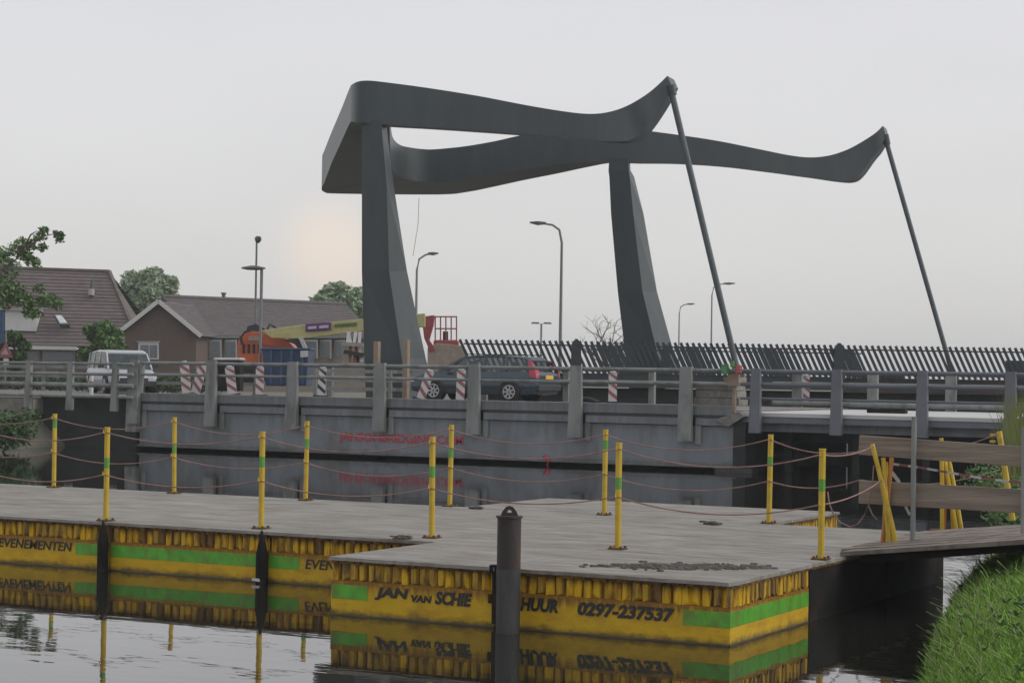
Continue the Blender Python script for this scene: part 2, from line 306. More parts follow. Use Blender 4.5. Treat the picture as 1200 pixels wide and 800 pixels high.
# ------------------------------------------------------------------ pontoons
RIB = None
def rib_mesh():
    b = MB(); w = .030
    b.add([(-w, -.034, -.11), (w, -.034, -.11), (w * .9, -.034, .10), (-w * .9, -.034, .10), (-w - .02, 0, -.13), (w + .02, 0, -.13), (w + .02, 0, .105), (-w - .02, 0, .105)],
          [(0, 1, 2, 3), (0, 4, 5, 1), (1, 5, 6, 2), (2, 6, 7, 3), (3, 7, 4, 0)])
    return b.mesh('rib', M['yellow'])
ribs = []
for q in range(9):
    me = rib_mesh()
    if q % 2 == 1: me.materials[0] = M['ribmid']
    if q in (8,): me.materials[0] = M['ribdark']
    for v in me.vertices:
        v.co.x += random.uniform(-.010, .010)
        if v.co.z < 0: v.co.z += random.uniform(-.02, .05)
    ribs.append(me)
def pontoon(x0, x1, y0, y1, label, front=False, side=False, sidedark=False, stripe=None, sstripe=None, lead=0):
    p = empty('pontoon', ((x0 + x1) / 2, (y0 + y1) / 2, 0), label, 'pontoon', 'yellow pontoons coupled into one landing stage')
    g = .015; o = ((x0 + x1) / 2, (y0 + y1) / 2, 0)
    b = MB(); b.box(x0 + g, x1 - g, y0 + g + .034, y1 - g, -.25, .36); b.build('hull', M['skirt'], p, o)
    b = MB(); b.box(x0 + g + .01, x1 - g - .012 - (.02 if side else 0), y0 + g + .068, y1 - g, .362, .558); b.build('hull_upper', M['rust'], p, o)
    # deck sheet with a slightly ragged lip
    b = MB(); n = 30; z0, z1 = .562, .598; lip = .02
    bot = []; top = []
    for i in range(n + 1): top.append((x0 + .006 + (x1 - x0 - .012) * i / n, y0 - lip + random.uniform(-.02, .012) + (random.uniform(0, .03) if random.random() < .2 else 0)))
    ed = lip if side else -.006
    for i in range(1, n): top.append((x1 + ed + (random.uniform(-.008, .008) if side else 0), y0 + (y1 - y0) * i / n))
    top.append((x1 + ed, y1 - .006)); top.append((x0 + .006, y1 - .006))
    m_ = len(top)
    dz = random.uniform(-.001, .001)
    b.add([(x, y, z0) for x, y in top] + [(x, y, z1 + dz) for x, y in top], [list(range(m_))[::-1], list(range(m_, 2 * m_))] + [[i, (i + 1) % m_, m_ + (i + 1) % m_, m_ + i] for i in range(m_)])
    b.build('deck_plate', M['deck'], p, o)
    if front:
        b = MB(); b.box(x0 + g, x1 - g, y0 + .008, y0 + .05, -.2, .355); b.build('skirt', M['skirt'], p, o, bevel=.008)
        b = MB(); b.box(x0 + g, x1 - g, y0 + .002, y0 + .02, -.22, .014); b.build('waterline_grime', M['slime'], p, o)
        k = int((x1 - x0) / .102)
        for i in range(k):
            x = x0 + (i + .5) * (x1 - x0) / k + random.uniform(-.012, .012)
            link(random.choice(ribs), 'rib', p, (x, y0 + .082, .465))
        b = MB(); b.box(x0 + g, x1 - g, y0 + .02, y0 + .08, .53, .5585)
        for i in range(22):
            xx = random.uniform(x0 + .05, x1 - .05); hh = random.uniform(.015, .06); ww = random.uniform(.015, .05); b.add([(xx - ww, y0 - .004, .561), (xx + ww, y0 - .004, .561), (xx + ww * .3, y0 + .002, .561 - hh), (xx - ww, y0 + .018, .561), (xx + ww, y0 + .018, .561)], [(0, 1, 2), (0, 2, 3), (1, 4, 2), (0, 3, 4, 1)])
        b.build('edge_beam', M['rust'], p, o)
        if stripe:
            b = MB(); b.box(stripe[0], stripe[1], y0 + .004, y0 + .012, .17, .315); b.build('stripe', M['green'], p, o)
    if side:
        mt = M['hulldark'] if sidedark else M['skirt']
        b = MB(); b.box(x1 - .05, x1 - .008, y0 + g, y1 - g, -.2, .355); b.build('skirt', mt, p, o)
        if not sidedark: b = MB(); b.box(x1 - .03, x1 - .004, y0 + g, y1 - g, -.22, .014); b.build('waterline_grime', M['slime'], p, o)
        if not sidedark:
            k = int((y1 - y0) / .108)
            for i in range(k):
                y = y0 + (i + .5) * (y1 - y0) / k + random.uniform(-.012, .012)
                r = link(random.choice(ribs), 'rib', p, (x1 - .042, y, .465)); r.rotation_euler = (0, 0, math.pi / 2)
        else:
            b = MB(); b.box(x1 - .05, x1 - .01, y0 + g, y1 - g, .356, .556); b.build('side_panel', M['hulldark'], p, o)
        b = MB(); b.box(x1 - .06, x1 + .004, y0 + g, y1 - g, .535, .5585); b.build('edge_beam', M['rust'], p, o)
        if sstripe:
            b = MB(); b.box(x1 - .012, x1 - .004, sstripe[0], sstripe[1], .17, .315); b.build('stripe', M['green'], p, o)
    return p
PX = [-23.1, -20.7, -18.3, -15.93, -13.57, -11.25, -9.30, -6.82]
f1 = pontoon(-11.25, -9.30, 17.6, 19.85, 'yellow pontoon lettered JAN VAN SCHIE left of the steel pile, nearest row', front=True, stripe=(-11.22, -10.79))
f2 = pontoon(-9.30, -6.82, 17.6, 19.85, 'yellow pontoon with the telephone number, nearest right corner of the stage', front=True, side=True, stripe=(-7.30, -6.826), sstripe=(17.61, 19.83))
names = {0: 'yellow pontoon at the far left edge, cut off by the frame', 1: 'yellow pontoon lettered EVENEMENTEN left of the first pointed fender', 2: 'yellow pontoon lettered EVENEMENTEN ending in a green stripe left of the first pointed fender',
         3: 'yellow pontoon with an unbroken green stripe between the two pointed fenders', 4: 'yellow pontoon lettered EVE right of the second pointed fender, half hidden'}
lp = {}
for i in range(5):
    x0, x1 = PX[i], PX[i + 1]
    st = {2: (-16.47, -15.95), 3: (-15.91, -13.59), 4: (-13.55, -13.12)}.get(i)
    lab = ['yellow pontoon at the far left end of the stage, outside the frame', 'yellow pontoon second from the left end, at the frame edge', names[2], names[3], names[4]][i]
    lp[i] = pontoon(x0, x1, 19.85, 22.55, lab, front=True, stripe=st)
bl = ['far left end', 'left end near the first rear post', 'left, behind the EVENEMENTEN pontoon', 'left of centre, behind the unbroken green stripe', 'centre, behind the EVE pontoon', 'right of centre, behind the steel pile', 'right end beside the gangway']
pontoon(-11.25, -9.30, 19.85, 22.55, 'grey decked pontoon in the middle row directly behind the steel pile')
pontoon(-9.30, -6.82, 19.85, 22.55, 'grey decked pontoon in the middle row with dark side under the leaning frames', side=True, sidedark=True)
for i in range(7):
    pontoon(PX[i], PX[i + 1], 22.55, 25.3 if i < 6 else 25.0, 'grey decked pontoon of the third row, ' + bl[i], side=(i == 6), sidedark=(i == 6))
pontoon(-13.9, -11.5, 25.32, 28.0, 'grey decked pontoon furthest back, its left half lying behind the centre posts')
pontoon(-11.5, -9.2, 25.32, 28.0, 'grey decked pontoon furthest back on the right with a yellow side', side=True)
# lettering on the sides
lettering('JAN', f1, (-10.70, 17.60, .185), .135, .40, M['black'])
lettering('VAN', f1, (-10.27, 17.60, .19), .075, .24, M['black'])
lettering('SCHIE', f1, (-9.99, 17.60, .185), .135, .42, M['black'])
f1c = lettering('VERHUUR', f2, (-9.27, 17.60, .19), .135, .66, M['black'])
lettering('0297-237537', f2, (-8.40, 17.60, .185), .135, 1.02, M['black'])
lettering('EVENEMENTEN', lp[2], (-17.72, 19.85, .20), .115, 1.20, M['black'], bold=.015)
lettering('EVENEMENTEN', lp[4], (-13.03, 19.85, .19), .115, 1.20, M['black'], bold=.015)
# couplings at the seams of the front row
def lump(b, c, r, n=9):
    for k in range(n):
        a = Vector(c) + Vector((random.uniform(-r, r), random.uniform(-r, r) * .6, random.uniform(-r, r) * .25)); s_ = random.uniform(.1, .35) * r
        b.box(a.x - s_, a.x + s_, a.y - s_, a.y + s_, a.z - s_ * .3, a.z + s_ * .3)
b = MB(); b.box(-9.36, -9.24, 17.57, 17.66, .55, .62); b.box(-9.33, -9.275, 17.575, 17.60, .04, .55); b.box(-9.37, -9.33, 17.57, 17.6, .24, .33); b.box(-9.27, -9.24, 17.57, 17.6, .36, .42)
tag(b.build('coupling_hook', M['hulldark'], None, (-9.3, 17.55, .4)), 'rusty black coupling joining the two front pontoons left of the steel pile', 'coupling')
# flaking dirt and mud left on the deck near the front corner
b = MB()
for k in range(420):
    t = random.gauss(0, .34); s_ = random.gauss(0, .15)
    c = Vector((-7.75 + t, 18.75 + s_ + t * .55, .603)); r = random.uniform(.008, .035) * (1.6 if random.random() < .12 else 1)
    if c.x > -6.9: continue
    n = 6; ph = random.random() * 6
    pts = [(c.x + math.cos(ph + q * 1.047) * r * random.uniform(.6, 1.5) * 1.5, c.y + math.sin(ph + q * 1.047) * r * random.uniform(.6, 1.3)) for q in range(n)]
    h = random.uniform(.006, .02); b.add([(x, y, .600) for x, y in pts] + [(c.x + (x - c.x) * .7, c.y + (y - c.y) * .7, .602 + h) for x, y in pts], [list(range(n, 2 * n))] + [[i, (i + 1) % n, n + (i + 1) % n, n + i] for i in range(n)])
tag(b.build('mud_flakes', M['deck_patch']), 'dark flaking mud scattered on the grey deck near the front corner', 'mud', kind='stuff')
for (x, y, s_, lab) in ((-9.75, 24.4, .07, 'small dark lump of mud on the deck left of the fifth rear post'), (-11.75, 19.93, .07, 'small heap of dark scrap on the deck where the front row begins'), (-13.55, 25.0, .06, 'low dark scrap lying behind the fourth rear post')):
    b = MB(); lump(b, (x, y, .61), s_ * 1.6, 30); tag(b.build('scrap_heap', M['deck_patch']), lab, 'scrap', 'scrap and mud on the deck')

# ------------------------------------------------------------------ posts and ropes
rear = [onZ(px, py, .6) for px, py in ((63, 571), (204, 578), (358, 586), (527, 593), (708, 603), (901, 613))]
rear.insert(0, Vector((-23.75, 25.15, .6)))
front = [onZ(px, py, .6) for px, py in ((124, 610), (306, 619), (506, 630), (724, 643), (962, 655))]
front.insert(0, Vector((-18.3, 20.05, .6)))
def post(c, label, grp, green, h):
    p = empty('railing_post', c, label, 'post', grp)
    lean = Vector((random.uniform(-.012, .012), random.uniform(-.01, .01), 0))
    b = MB(); b.tube([c, c + Vector((0, 0, green)) + lean * .7], .035, 10); b.build('tube', M['post'], p, c, smooth=False)
    b = MB(); b.tube([c + Vector((0, 0, green)) + lean * .7, c + Vector((0, 0, green + .13)) + lean * .8], .0358, 10); b.build('green_band', M['postgreen'], p, c)
    b = MB(); b.tube([c + Vector((0, 0, green + .13)) + lean * .8, c + Vector((0, 0, h)) + lean], .035, 10)
    b.tube([c + Vector((0, 0, h)) + lean, c + Vector((0, 0, h + .012)) + lean], .039, 10); b.build('upper_tube', M['post'], p, c)
    b = MB(); b.box(c.x - .085, c.x + .085, c.y - .085, c.y + .085, .6, .615); 
    for i, j in ((-1, -1), (1, -1), (1, 1), (-1, 1)): b.box(c.x + i * .06 - .012, c.x + i * .06 + .012, c.y + j * .06 - .012, c.y + j * .06 + .012, .615, .635)
    b.build('base_plate', M['rust'], p, c)
    for hh in (h - .06, h - .58):
        b = MB(); b.tube([c + lean + Vector((0, -.035, hh)), c + lean + Vector((0, -.075, hh)), c + lean + Vector((0, -.075, hh + .04))], .008, 5)
        b.build('rope_hook', M['post'], p, c)
    return c + lean + Vector((0, 0, h))
rl = ['outside the frame', 'leftmost rear yellow post, seen between two front posts', 'second rear yellow post from the left in front of the grey girder', 'third rear yellow post, left of the red lettering', 'fourth rear yellow post, just right of the red lettering', 'fifth rear yellow post, under the car side of the bridge', 'rightmost rear yellow post in front of the dark gap']
fl = ['outside the frame', 'leftmost front yellow post above the first pointed fender', 'second front yellow post above the second pointed fender', 'third front yellow post at the inner corner of the deck', 'fourth front yellow post standing behind the steel pile, mid deck', 'rightmost front yellow post at the right deck edge']
rt_, ft_ = [], []
for i, c in enumerate(rear): rt_.append(post(c, rl[i] if i else 'yellow rear post beyond the left frame edge', 'yellow rope posts, rear row', [.8, .95, .62, .78, .7, .9, .75][i], 1.16))
for i, c in enumerate(front): ft_.append(post(c, fl[i] if i else 'yellow front post beyond the left frame edge', 'yellow rope posts, front row', [.8, .66, .74, .70, .66, .72][i], 1.16))
def rope(tops, dz, label, sags, extra=None, r=.0085):
    b = MB(); pts = []
    P_ = [t + Vector((0, -.045, dz)) for t in tops] + (extra or [])
    for i in range(len(P_) - 1):
        a, c = P_[i], P_[i + 1]; s_ = sags[i % len(sags)]
        for k in range(12):
            t = k / 12; q = a.lerp(c, t); q.z -= s_ * 4 * t * (1 - t); pts.append(q)
    pts.append(P_[-1]); b.tube(pts, r, 6); tag(b.build('rope', M['rope'], smooth=True), label, 'rope', 'faded ropes strung between the yellow posts')
tieR = Vector((-7.0, 25.0, 1.75))
rope(rt_, -.05, 'faded pink rope along the tops of the rear posts', [.13, .15, .17, .15, .17, .18, .1], [onY(1010, 528, 25.1), onY(1170, 508, 25.5)])
rope(rt_, -.60, 'faded pink rope at half height along the rear posts', [.12, .14, .13, .16, .15, .17, .1], [onY(1008, 562, 25.1), onY(1172, 550, 25.5)])
rope(ft_, -.05, 'faded pink rope along the tops of the front posts', [.14, .12, .15, .15, .17, .05], [onY(1023, 523, 22.14)])
rope(ft_, -.58, 'faded pink rope at half height along the front posts', [.13, .12, .14, .13, .15, .05], [onY(1033, 563, 22.14)])
b = MB(); q = [onY(x, y, 22.2) for x, y in ((970, 576), (972, 590), (977, 603), (985, 612), (996, 617), (1005, 614), (1013, 603), (1018, 590), (1022, 570), (1024, 545))]; b.tube(q, .008, 6)
q = [onY(x, y, 22.25) for x, y in ((1018, 592), (1022, 602), (1028, 609))]; b.tube(q, .008, 6)
tag(b.build('rope', M['rope'], smooth=True), 'slack pink rope hanging in a loop beside the rightmost front post', 'rope')

# ------------------------------------------------------------------ big steel pile and pointed fenders
c = Vector((-9.02, 17.33, 0)); p = empty('mooring_pile', c, 'round dark steel pile with a flat cap and lifting eye in front of the pontoons', 'pile')
b = MB(); b.tube([c + Vector((0, 0, -.8)), c + Vector((0, 0, .62))], .118, 28); b.build('lower_tube', M['pile_low'], p, c, smooth=False)
b = MB(); b.tube([c + Vector((0, 0, .62)), c + Vector((0, 0, 1.115))], .116, 28); b.build('upper_tube', M['pile'], p, c)
b = MB(); b.tube([c + Vector((0, 0, 1.115)), c + Vector((0, 0, 1.135))], .13, 24); b.build('cap_plate', M['pile'], p, c)
b = MB(); R1 = []
outer = [(-.085, 1.135), (-.07, 1.175), (-.035, 1.22), (0, 1.232), (.035, 1.22), (.07, 1.175), (.085, 1.135)]
inner = [(-.022, 1.165), (-.02, 1.178), (-.012, 1.19), (0, 1.194), (.012, 1.19), (.02, 1.178), (.022, 1.165)]
rot = Matrix.Rotation(YAW, 3, 'Z')
def rp(x, y, z): return tuple(rot @ Vector((x, y, 0)) + Vector((c.x, c.y, z)))
for i in range(6):
    for yy, s1 in ((-.012, 1), (.012, -1)):
        b.quad(rp(outer[i][0], yy, outer[i][1]), rp(outer[i + 1][0], yy, outer[i + 1][1]), rp(inner[i + 1][0], yy, inner[i + 1][1]), rp(inner[i][0], yy, inner[i][1]))
    b.quad(rp(outer[i][0], -.012, outer[i][1]), rp(outer[i + 1][0], -.012, outer[i + 1][1]), rp(outer[i + 1][0], .012, outer[i + 1][1]), rp(outer[i][0], .012, outer[i][1]))
    b.quad(rp(inner[i][0], -.012, inner[i][1]), rp(inner[i + 1][0], -.012, inner[i + 1][1]), rp(inner[i + 1][0], .012, inner[i + 1][1]), rp(inner[i][0], .012, inner[i][1]))
b.add([rp(-.085, -.012, 1.135), rp(.085, -.012, 1.135), rp(.022, -.012, 1.165), rp(-.022, -.012, 1.165), rp(-.085, .012, 1.135), rp(.085, .012, 1.135), rp(.022, .012, 1.165), rp(-.022, .012, 1.165)], [(0, 1, 2, 3), (4, 5, 6, 7), (3, 2, 6, 7)])
b.build('lifting_eye', M['pile'], p, c)
for (x, lab, ring) in ((-15.94, 'left pointed dark fender pile between two left pontoons', False), (-13.57, 'right pointed dark fender pile with a pale scrap at the water', True)):
    c = Vector((x, 19.74, 0)); p = empty('fender_pile', c, lab, 'fender', 'pointed fender piles in front of the left pontoons')
    b = MB(); b.tube([c + Vector((0, 0, -.7)), c + Vector((0, 0, .34)), c + Vector((0, 0, .47)), c + Vector((-.02, .02, .615))], [.072, .070, .045, .012], 12); b.build('shaft', M['hulldark'], p, c)
    if ring:
        b = MB(); b.add([c + Vector((-.09, -.075, .03)), c + Vector((.03, -.098, .025)), c + Vector((.02, -.094, .055)), c + Vector((-.075, -.08, .06)), c + Vector((-.09, -.06, .03)), c + Vector((.03, -.07, .025)), c + Vector((.02, -.07, .055)), c + Vector((-.075, -.06, .06))], [(0, 1, 2, 3), (4, 7, 6, 5), (0, 4, 5, 1), (1, 5, 6, 2), (2, 6, 7, 3), (3, 7, 4, 0)]); b.build('pale_scrap', M['white'], p, c)

# ------------------------------------------------------------------ gangway, plank barrier, stacked frames
c = Vector((-6, 22.5, .65)); p = empty('gangway', c, 'brown wooden gangway rising from the pontoons to the grassy bank', 'gangway')
nb = 9
for i in range(nb):
    y0 = 20.95 + i * .40; y1 = y0 + .392; x0 = -6.98 if i > 0 else -6.86; dz = random.uniform(-.004, .004)
    b = MB(); b.add([(x, y, z + dz) for z_ in (0, 1) for (x, y, z) in ((x0, y0, .60 + .045 * z_), (-4.35, y0, .895 + .05 * z_), (-4.35, y1, .895 + .05 * z_), (x0, y1, .60 + .045 * z_))],
          [(0, 3, 2, 1), (4, 5, 6, 7), (0, 1, 5, 4), (1, 2, 6, 5), (2, 3, 7, 6), (3, 0, 4, 7)]); b.build('board', M['gangway'], p, c)
for y in (21.1, 23.0, 24.3):
    b = MB(); b.bar((-6.7, y + .1, .555), (-4.5, y + .1, .835), .1, .08); b.build('bearer', M['hulldark'], p, c)
c = Vector((-6.2, 22.3, .7)); p = empty('plank_barrier', c, 'barrier of two grey wooden planks on steel poles beside the gangway', 'barrier')
for (z0, z1, h) in ((1.76, 1.69, .225), (1.235, 1.20, .265)):
    b = MB(); a = onY(1007, 521 if z0 > 1.5 else 576, 22.3); e2 = onY(1199, 535 if z0 > 1.5 else 587, 22.3)
    b.bar(a, e2, .045, h); b.build('plank', M['wood'], p, c, bevel=.006)
for px, top, bot in ((1069.5, 488, 640), (1199, 500, 625)):
    a = onY(px, bot, 22.2); b = MB(); b.tube([Vector((a.x, 22.2, .66)), Vector((a.x, 22.2, onY(px, top, 22.2).z))], .03, 12); b.build('steel_pole', M['galv'], p, c)
# leaning stacks of yellow frames: tubes bundled and tilted (top pixel, foot pixel, distance)
def stack(yc, lab, tubes):
    f_ = onY(tubes[0][2], tubes[0][3], yc); c = Vector((f_.x, yc, .65)); p = empty('frame_stack', c, lab, 'frames', 'stacks of spare yellow tubes by the gangway')
    for (x0, y0, x1, y1, dy, mm) in tubes:
        t_ = onY(x0, y0, yc + dy); q = onY(x1, y1, yc + dy); q.z = .655; b = MB(); b.tube([q, q.lerp(t_, .5) + Vector((.006, 0, 0)), t_], .027, 8); b.build('tube', M[mm], p, c)
    b = MB(); b.box(c.x - .16, c.x + .22, c.y - .05, c.y + .12, .65, .662); b.build('foot_plate', M['rust'], p, c)
M['orangepost'] = mat('post_orange', (.42, .17, .04), .6, var=.2)
stack(22.16, 'nearer leaning bundle of yellow and orange tubes at the plank end', [(1022, 520, 1051, 637, 0, 'post'), (1035, 536, 1041, 637, .03, 'post'), (1045, 536, 1034, 637, .07, 'orangepost'), (1029, 546, 1046, 637, .09, 'post'), (1038, 541, 1036, 637, .12, 'post')])
stack(24.7, 'farther leaning bundle of yellow tubes behind the steel pole', [(1103, 513, 1104, 622, 0, 'post'), (1107, 540, 1121, 622, .03, 'post'), (1113, 543, 1127, 622, .06, 'post'), (1109, 530, 1106, 622, .09, 'orangepost'), (1112, 535, 1117, 622, .12, 'post')])
for px, lab in ((1177, 'yellow tubular post right of the farther bundle, carrying the rope end'),):
    a = onZ(px + 10, 605, .7); pst = Vector((a.x, a.y, .65)); p = empty('yellow_post', pst, lab, 'post')
    b = MB(); b.tube([pst, Vector((pst.x - .2, pst.y, onY(1168, 505, pst.y).z))], .04, 8); b.build('tube', M['post'], p, pst)
    b = MB(); q = onY(1168, 508, pst.y); 
    for k in range(4): b.box(q.x - .09, q.x - .02, q.y - .02, q.y + .02, q.z - .03 - k * .09, q.z - k * .09)
    b.build('bracket', M['post'], p, pst)
# red and white warning tape
b = MB(); q = [onY(x, y, 22.5) for x, y in ((1043, 543), (1075, 547), (1110, 553), (1150, 560), (1199, 566))]
for i in range(len(q) - 1):
    for k in range(3):
        b.cur = (i * 3 + k) % 2; a = q[i].lerp(q[i + 1], k / 3); e2 = q[i].lerp(q[i + 1], (k + 1) / 3); b.bar(a, e2, .004, .026)
tag(b.build('warning_tape', [M['white'], M['whitered']]), 'red and white tape stretched behind the upper plank', 'tape')
b = MB(); b.bar(onY(1045, 553, 22.45), onY(1054, 565, 22.45), .004, .04); b.bar(onY(1061, 593, 22.45), onY(1066, 603, 22.45), .004, .03)
tag(b.build('tape_end', M['white']), 'loose white end of tape hanging between the two planks', 'tape')

# ------------------------------------------------------------------ temporary bridge
GV = 50.4
c = Vector((-29.5, 55, 1.7)); br = empty('temporary_bridge', c, 'long grey steel girder bridge with red lettering carrying the road over the canal', 'bridge')
XL, XR = -39.35, -19.52
b = MB(); b.box(XL, XR, GV + .02, GV + .16, .17, 1.2); b.build('girder_web', M['girder'], br, c)
b = MB(); b.box(XL, XR + .1, GV - .1, GV + .3, .10, .168); b.build('bottom_flange', M['girder'], br, c)
b = MB(); b.box(XL, XR, GV - .06, GV + .25, 1.50, 1.77); b.build('upper_fascia', M['girder'], br, c, bevel=.02)
b = MB(); b.box(XL, XR, GV - .02, GV + .25, 1.44, 1.498); b.build('shadow_strip', M['fencedark'], br, c)  # solid dark strip, coloured as the shadow line below the fascia
rp_x = [-39.45, -36.5, -33.53, -30.47, -27.34, -24.12, -20.83]
for i in range(len(rp_x)):
    a = rp_x[i] + .28; e2 = (rp_x[i + 1] - .1) if i < 6 else XR
    b = MB(); b.add([(x, y, z) for x in (a, e2) for y, z in ((GV + .02, 1.438), (GV - .10, 1.42), (GV - .10, 1.235), (GV + .02, 1.20))], [(0, 1, 2, 3), (4, 7, 6, 5), (0, 4, 5, 1), (1, 5, 6, 2), (2, 6, 7, 3), (3, 7, 4, 0)])
    b.build('stiffener_beam', M['girder'], br, c)
    b = MB(); b.box(rp_x[i] + .24, rp_x[i] + .40, GV - .05, GV + .03, .72, 1.43); b.build('web_stiffener', M['galv'], br, c)
def railpost(x, y, z0, z1, w, parent, org, mt, d=.12):
    b = MB(); b.add([(x - w * .62, y - d - .05, z0), (x + w * .62, y - d - .05, z0), (x + w * .62, y - .02, z0), (x - w * .62, y - .02, z0), (x - w / 2, y - d, z1), (x + w / 2, y - d, z1), (x + w / 2, y, z1), (x - w / 2, y, z1)],
          [(0, 3, 2, 1), (4, 5, 6, 7), (0, 1, 5, 4), (1, 2, 6, 5), (2, 3, 7, 6), (3, 0, 4, 7)]); return b.build('railing_post', mt, parent, org)
for i, x in enumerate(rp_x): railpost(x, GV - .1, .8, 2.80, .33, br, c, M['galv'])
for (z, h, nm) in ((2.71, .11, 'handrail'), (2.345, .09, 'mid_rail')):
    b = MB(); b.tube([(XL - .1, GV - .06, z), (XR + .1, GV - .06, z)], h / 2, 10); b.build(nm, M['galv'], br, c)
b = MB(); b.box(XL, XR, GV + .17, 60.2, 1.50, 1.64); b.build('road_deck', M['asphalt'], br, c)
for k in range(8):
    b = MB(); y = 51.2 + k * 1.25; b.box(XL, XR, y, y + .25, .9, 1.498); b.build('deck_beam', M['black_void'], br, c)
b = MB(); b.box(XL, XR, 60.1, 60.25, .2, 1.49); b.build('far_girder', M['girder'], br, c)
b = MB(); b.box(XL, XR, 53.3, 53.42, 1.641, 1.645); b.build('lane_line', M['white'], br, c)
for k in range(7):
    x = -38.5 + k * 3.1; b = MB(); b.box(x - .1, x + .1, 60.0, 60.15, 1.64, 2.75); b.build('far_railing_post', M['galv'], br, c)
b = MB(); b.tube([(XL, 59.95, 2.72), (XR, 59.95, 2.72)], .045, 8); b.tube([(XL, 59.9, 2.32), (XR, 59.9, 2.32)], .07, 8); b.build('far_rail', M['galv'], br, c)
lt = lettering('JANSONBRIDGING.COM', br, (-31.98, GV + .008, .40), .34, 4.2, M['red_paint'], shear=0, bold=.02)
# red hanger under the girder
b = MB(); b.tube([(-25.1, GV - .12, .28), (-24.95, GV - .12, .12), (-25.02, GV - .12, -.05)], .05, 6); tag(b.build('red_hook', M['red_paint']), 'small red hook hanging under the middle of the girder', 'hook')
# end block at the right end of the girder
c2 = Vector((-19.7, 51, 1)); eb = empty('bearing_block', c2, 'stained concrete bearing block at the right end of the girder', 'block')
b = MB(); b.box(-19.5, -19.15, GV - .05, 52.5, -.6, 1.35); b.build('column', M['black_void'], eb, c2)
b = MB(); b.add([(-20.0, GV - .16, 1.40), (-19.3, GV - .16, 1.62), (-19.15, GV - .16, 1.5), (-19.6, GV - .16, 1.22), (-20.0, 51.2, 1.40), (-19.3, 51.2, 1.62), (-19.15, 51.2, 1.5), (-19.6, 51.2, 1.22)], [(0, 1, 2, 3), (4, 7, 6, 5), (0, 4, 5, 1), (1, 5, 6, 2), (2, 6, 7, 3), (3, 7, 4, 0)]); b.build('wedge', M['concrete'], eb, c2)
b = MB(); b.box(-19.95, -18.9, GV - .22, GV + .3, -.02, .12); b.build('ledge', M['pile_low'], eb, c2)
# timber blocks stacked on the deck end
c2 = Vector((-20.4, 50.9, 1.8)); ts = empty('timber_stack', c2, 'beige stack of timber baulks behind the railing at the girder end', 'timber')
zz = 1.78
for k, (x0, x1, h) in enumerate(((-20.75, -19.45, .2), (-20.7, -19.5, .2), (-20.7, -19.55, .17), (-19.9, -19.5, .2))):
    b = MB(); b.box(x0, x1, 50.6, 51.3, zz, zz + h - .012); b.build('baulk', M['woodpost'] if k == 3 else M['concrete'], ts, c2, bevel=.01); zz += h
# navigation lights
c2 = Vector((-19.45, 50.35, 2.1)); nl = empty('navigation_light', c2, 'green and red boat signal lights on a pole at the girder end', 'signal light')
b = MB(); b.tube([(-19.5, 50.4, 1.6), (-19.5, 50.4, 2.85)], .06, 8); b.box(-19.66, -19.35, 50.3, 50.42, 2.3, 2.62); b.build('pole', M['woodpost'], nl, c2)
b = MB(); b.tube([(-19.72, 50.25, 2.62), (-19.72, 50.25, 2.88)], .11, 8); b.tube([(-19.5, 50.22, 2.8), (-19.5, 50.22, 2.98)], .06, 8); b.build('green_lens', M['signgreen'], nl, c2)
b = MB(); b.tube([(-19.33, 50.25, 2.66), (-19.33, 50.25, 2.86)], .10, 8); b.build('red_lens', M['redcage'], nl, c2)
# manhole hump on the deck
b = MB(); b.tube([(-24.0 + t * .8 - .4, 50.62, 1.76 + .1 * math.sin(t * math.pi)) for t in [k / 8 for k in range(9)]], .07, 8); tag(b.build('rubber_hump', M['trim']), 'low black hump lying on the deck edge behind the railing', 'hump')

# right span
c = Vector((-15.5, 55, 1.6)); rs = empty('approach_span', c, 'flat pale deck span with blue grey railing right of the girder', 'bridge')
b = MB(); b.box(-19.45, -11.3, GV, 60.3, 1.505, 1.602); b.build('deck_slab', M['concdeck'], rs, c)
b = MB(); b.box(-19.3, -11.3, GV + .03, GV + .14, 1.34, 1.50); b.build('edge_beam', M['bluerail'], rs, c)
b = MB(); b.box(-19.3, -11.3, GV + .5, GV + .7, 1.10, 1.37); b.build('lower_beam', M['girder'], rs, c)
for k in range(7):
    b = MB(); y = 52.2 + k * 1.2; b.box(-19.3, -11.3, y, y + .25, .8, 1.5); b.build('deck_beam', M['black_void'], rs, c)
for x in (-18.84, -16.60, -14.33, -12.08): railpost(x, GV - .06, 1.07, 2.78, .25, rs, c, M['bluerail'], .14)
for z, r in ((2.71, .055), (2.36, .055), (1.98, .035)):
    b = MB(); b.tube([(-19.3, GV - .05, z), (-11.3, GV - .05, z)], r, 10); b.build('rail', M['bluerail'], rs, c)
for k in range(5):
    x = -21.2 + k * 2.45; b = MB(); b.box(x - .16, x + .16, 60.2, 60.35, 1.6, 2.75); b.build('far_railing_post', M['galv'], rs, c)
for z, r in ((2.74, .05), (2.38, .05), (1.75, .08)):
    b = MB(); b.tube([(-22, 60.2, z), (-9, 60.2, z)], r, 8); b.build('far_rail', M['galv'], rs, c)
b = MB(); b.box(-17.1, -16.0, 54.4, 54.7, 1.604, 1.74); tag(b.build('rubber_mat', M['hulldark'], bevel=.02), 'flat dark block lying on the pale deck of the right span', 'block')
